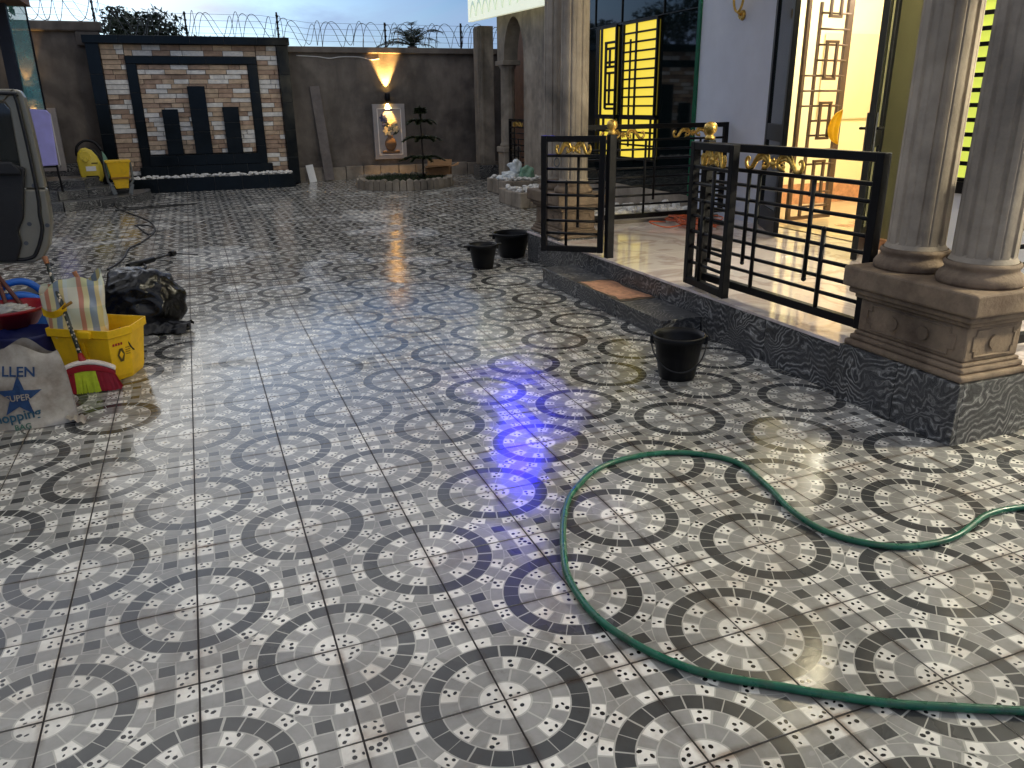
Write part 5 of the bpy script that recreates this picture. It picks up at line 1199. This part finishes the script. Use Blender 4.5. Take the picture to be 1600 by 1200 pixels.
def text(par, s, x, z, size, mat, nm, tilt=0.0, sx=1.0):
    cu = bpy.data.curves.new(nm, 'FONT'); cu.body = s; cu.size = size; cu.resolution_u = 3; cu.offset = size * .018
    to = bpy.data.objects.new(nm, cu); me = bpy.data.meshes.new_from_object(to); bpy.data.objects.remove(to)
    for v in me.vertices:
        a = x + (v.co.x * cos(tilt)) * sx - v.co.y * sin(tilt); b = z + v.co.x * sx * sin(tilt) + v.co.y * cos(tilt); v.co = (a, sackp(a, b) - .006, b)
    me.materials.clear(); me.materials.append(MATS[mat]); return put(nm, me, par, (0, 0, 0))
def star(cx, cz, r, tilt): return [(cx + (r if k % 2 == 0 else r * .42) * cos(pi / 2 + k * pi / 5 + tilt), cz + (r if k % 2 == 0 else r * .42) * sin(pi / 2 + k * pi / 5 + tilt)) for k in range(10)]
# pixel-true anchor: the star sits a little right of the sack's middle
pts = star(.058, .172, .112, -.05); c0 = (.058, .172)
mb = MB(); ns = 7
for k in range(10):
    A2, B2, C2 = c0, pts[k], pts[(k + 1) % 10]; idx = {}; vs = []
    for i in range(ns + 1):
        for j in range(ns + 1 - i):
            u, v = i / ns, j / ns; a = A2[0] + (B2[0] - A2[0]) * u + (C2[0] - A2[0]) * v; b = A2[1] + (B2[1] - A2[1]) * u + (C2[1] - A2[1]) * v
            idx[i, j] = len(vs); vs.append((a, sackp(a, b) - .0045, b))
    fs = [(idx[i, j], idx[i + 1, j], idx[i, j + 1]) for i in range(ns) for j in range(ns - i)] + [(idx[i + 1, j], idx[i + 1, j + 1], idx[i, j + 1]) for i in range(ns) for j in range(ns - i - 1)]
    mb.add(vs, fs)
Lc(mb, 'star_print', 'print_blue', sk_)
text(sk_, 'SUPER', -.006, .152, .044, 'sack', 'print_lettering', .06, 1.0)
for o in sk_.children:
    if o.name.startswith('print_lettering'):
        for v in o.data.vertices: v.co.y -= .002
text(sk_, 'LLEN', -.008, .288, .072, 'print_blue', 'print_lettering', -.12, .95)
text(sk_, 'Shopping', -.10, .040, .070, 'print_teal', 'print_lettering', .10, .98)
text(sk_, 'BAG', .02, .004, .040, 'print_green', 'print_lettering', .05)
# navy bin with red basin and cloth
nb_ = thing('navy_bin', 'navy blue plastic bin behind the shopping sack', 'bin', G(55, 590, 0))
Lc(MB().lathe([(.135, 0), (.14, .01), (.175, .28), (.18, .30), (.172, .30), (.13, .02)], 32, capt=False), 'body', 'navy_plastic', nb_)
rbn = thing('red_basin', 'dark red basin on top of the navy bin', 'basin', G(40, 572, 0) + Vector((-.02, -.02, .29)))
Lc(MB().lathe([(.13, .004), (.15, 0), (.215, .095), (.23, .10), (.235, .118), (.225, .12), (.205, .105), (.145, .015), (.003, .012)], 36, capt=False), 'body', 'red_plastic', rbn)
crumple('grey_cloth', 'crumpled grey cloth lying in the dark red basin', 'cloth', tuple(rbn.location + Vector((-.01, .0, .04))), (.13, .12, .045), 'cloth_grey', 2.2, .5, 3.4, 24)
# blue caddy with loop handles, tubs and sticks behind
bc = thing('blue_caddy', 'blue plastic caddy with loop handle behind the red basin', 'caddy', G(52, 560, 0) + Vector((-.03, .20, 0)))
Lc(MB().lathe([(.12, 0), (.13, .01), (.15, .36), (.16, .37), (.15, .372), (.12, .02)], 28, capt=False, sy=.8), 'body', 'blue_plastic', bc)
Lc(MB().tube(smooth_path([(-.11, -.08, .37), (-.10, -.10, .45), (-.03, -.10, .50), (.07, -.10, .50), (.14, -.08, .43), (.15, -.06, .37)], 6), .024, 8), 'loop_handle', 'blue_plastic', bc)
Lc(MB().tube(smooth_path([(-.13, -.14, .36), (-.06, -.15, .41), (.05, -.15, .42), (.15, -.14, .37)], 6), .028, 8), 'front_handle', 'blue_plastic', bc)
bt = thing('black_tray', 'black tray with raised rim behind the blue caddy', 'tray', bc.location + Vector((.12, .10, .34)))
Lc(MB().lathe([(.10, 0), (.18, .05), (.19, .06), (.18, .06), (.09, .012), (.002, .012)], 24, capt=False, sy=.7), 'body', 'black_plastic', bt)
sb = thing('spray_bottle', 'translucent bottle with green liquid left of the blue caddy', 'bottle', G(22, 560, 0) + Vector((-.06, .12, .30)))
Lc(MB().lathe([(.03, 0), (.038, .01), (.038, .10), (.02, .14), (.018, .16)], 16), 'body', 'bag_green', sb); Lc(MB().lathe([(.02, .16), (.022, .20), (.01, .21)], 12), 'cap', 'pvc_white', sb)
st1 = thing('wooden_stick', 'brown broom stick slanting behind the blue caddy', 'stick', G(40, 540, 0))
W(MB().tube([AY(-40, 385, 4.05), AY(52, 500, 3.72)], .014, 8), 'shaft', 'wood_red', st1)
st2 = thing('wooden_stick', 'reddish stick at the left picture edge by the caddy', 'stick', G(10, 540, 0))
W(MB().tube([AY(-15, 405, 4.0), AY(18, 500, 3.70)], .013, 8), 'shaft', 'wood_red', st2)
bct = thing('yellow_sponge', 'small yellow item at the foot of the shopping sack', 'sponge', G(0, 668, 0))
Lc(MB().box(-.05, .03, -.05, .0, 0, .05), 'block', 'bright_yellow', bct, .012)

# ------------------------------------------------------------------ car with its open door
CY = 4.12
car = thing('parked_car', 'silver beige car at the left edge with its door open', 'car', (-2.9, 5, 0))
ol = [(-250, 418), (0, 413), (52, 411), (68, 404), (77, 385), (80, 350), (77, 325), (70, 290), (51, 205), (37, 152), (30, 142), (20, 139), (-120, 137), (-250, 150)]
dp_ = [(AY(a, b, CY).x, AY(a, b, CY).z) for a, b in ol]
il = [(-250, 300), (38, 300), (34, 262), (14, 170), (4, 160), (-250, 156)]
# door skin: lower panel, and window frame as a ring of strips
def pj(a, b): v = AY(a, b, CY); return (v.x, v.z)
dr = W(MB().prism([pj(-250, 418), pj(0, 413), pj(52, 411), pj(68, 404), pj(77, 385), pj(80, 350), pj(77, 325), pj(71, 296), pj(-250, 296)], lambda p, q, t: (p, t, q), CY, CY + .13), 'door', 'car_silver', car, .012)
W(MB().prism([pj(37, 295), pj(71, 295), pj(51, 205), pj(37, 152), pj(30, 142), pj(20, 139), pj(5, 158), pj(14, 170)], lambda p, q, t: (p, t, q), CY + .02, CY + .11), 'window_frame', 'car_silver', dr, .008)
W(MB().prism([pj(4.5, 158), pj(19.5, 139), pj(-120, 137), pj(-250, 150), pj(-250, 160)], lambda p, q, t: (p, t, q), CY + .02, CY + .11), 'window_frame', 'car_silver', dr, .008)
W(MB().prism([pj(-250, 294), pj(36, 294), pj(13, 172), pj(3, 161), pj(-250, 162)], lambda p, q, t: (p, t, q), CY + .05, CY + .056), 'window_pane', 'car_glass', dr)
W(MB().prism([pj(-250, 410), pj(28, 408), pj(35, 380), pj(30, 360), pj(38, 340), pj(40, 262), pj(20, 256), pj(-250, 258)], lambda p, q, t: (p, t, q), CY - .04, CY - .001), 'trim_panel', 'car_trim', dr, .012)
W(MB().prism([pj(-250, 276), pj(36, 272), pj(34, 262), pj(20, 252), pj(-250, 254)], lambda p, q, t: (p, t, q), CY - .075, CY - .041), 'arm_rest', 'car_trim', dr, .012)
se = smooth_path([AY(a, b, CY - .006) for a, b in ((-200, 407), (0, 406), (45, 404), (58, 392), (66, 360), (62, 335), (60, 310), (46, 240), (32, 180), (24, 152), (14, 146), (-120, 144))], 6)
W(MB().tube(se, .012, 6), 'weather_seal', 'rubber_black', dr)
for a, b in ((46, 350), (53, 290), (74, 352), (41, 380)): v = AY(a, b, CY); W(MB().tube([(v.x, CY - .004, v.z), (v.x, CY + .01, v.z)], .014, 10), 'bolt', 'wire_steel', dr)
# car body, mostly outside the picture
hx_ = AY(-250, 300, CY).x
def carside(p, q, t): return (t, p, q)
W(MB().prism([(1.6, .45), (2.0, .30), (5.6, .30), (5.9, .5), (5.9, .95), (5.0, 1.08), (1.7, 1.12)], carside, hx_ - 1.75, hx_ - .02), 'body', 'car_silver', car, .05)
W(MB().prism([(1.75, 1.121), (5.0, 1.121), (4.35, 1.74), (2.0, 1.76)], carside, hx_ - 1.62, hx_ - .14), 'cabin_glass', 'car_glass', car, .04)
W(MB().prism([(1.95, 1.76), (4.35, 1.745), (4.2, 1.80), (2.1, 1.82)], carside, hx_ - 1.6, hx_ - .16), 'roof', 'car_silver', car, .02)
for yw in (2.4, 5.2):
    for xx in (hx_ - 1.72, hx_ - .26):
        wh = W(MB().tube([(xx, yw, .33), (xx + .22, yw, .33)], .33, 28), 'wheel', 'rubber_black', car); W(MB().tube([(xx - .005, yw, .33), (xx + .225, yw, .33)], .2, 20), 'rim', 'wire_steel', wh)
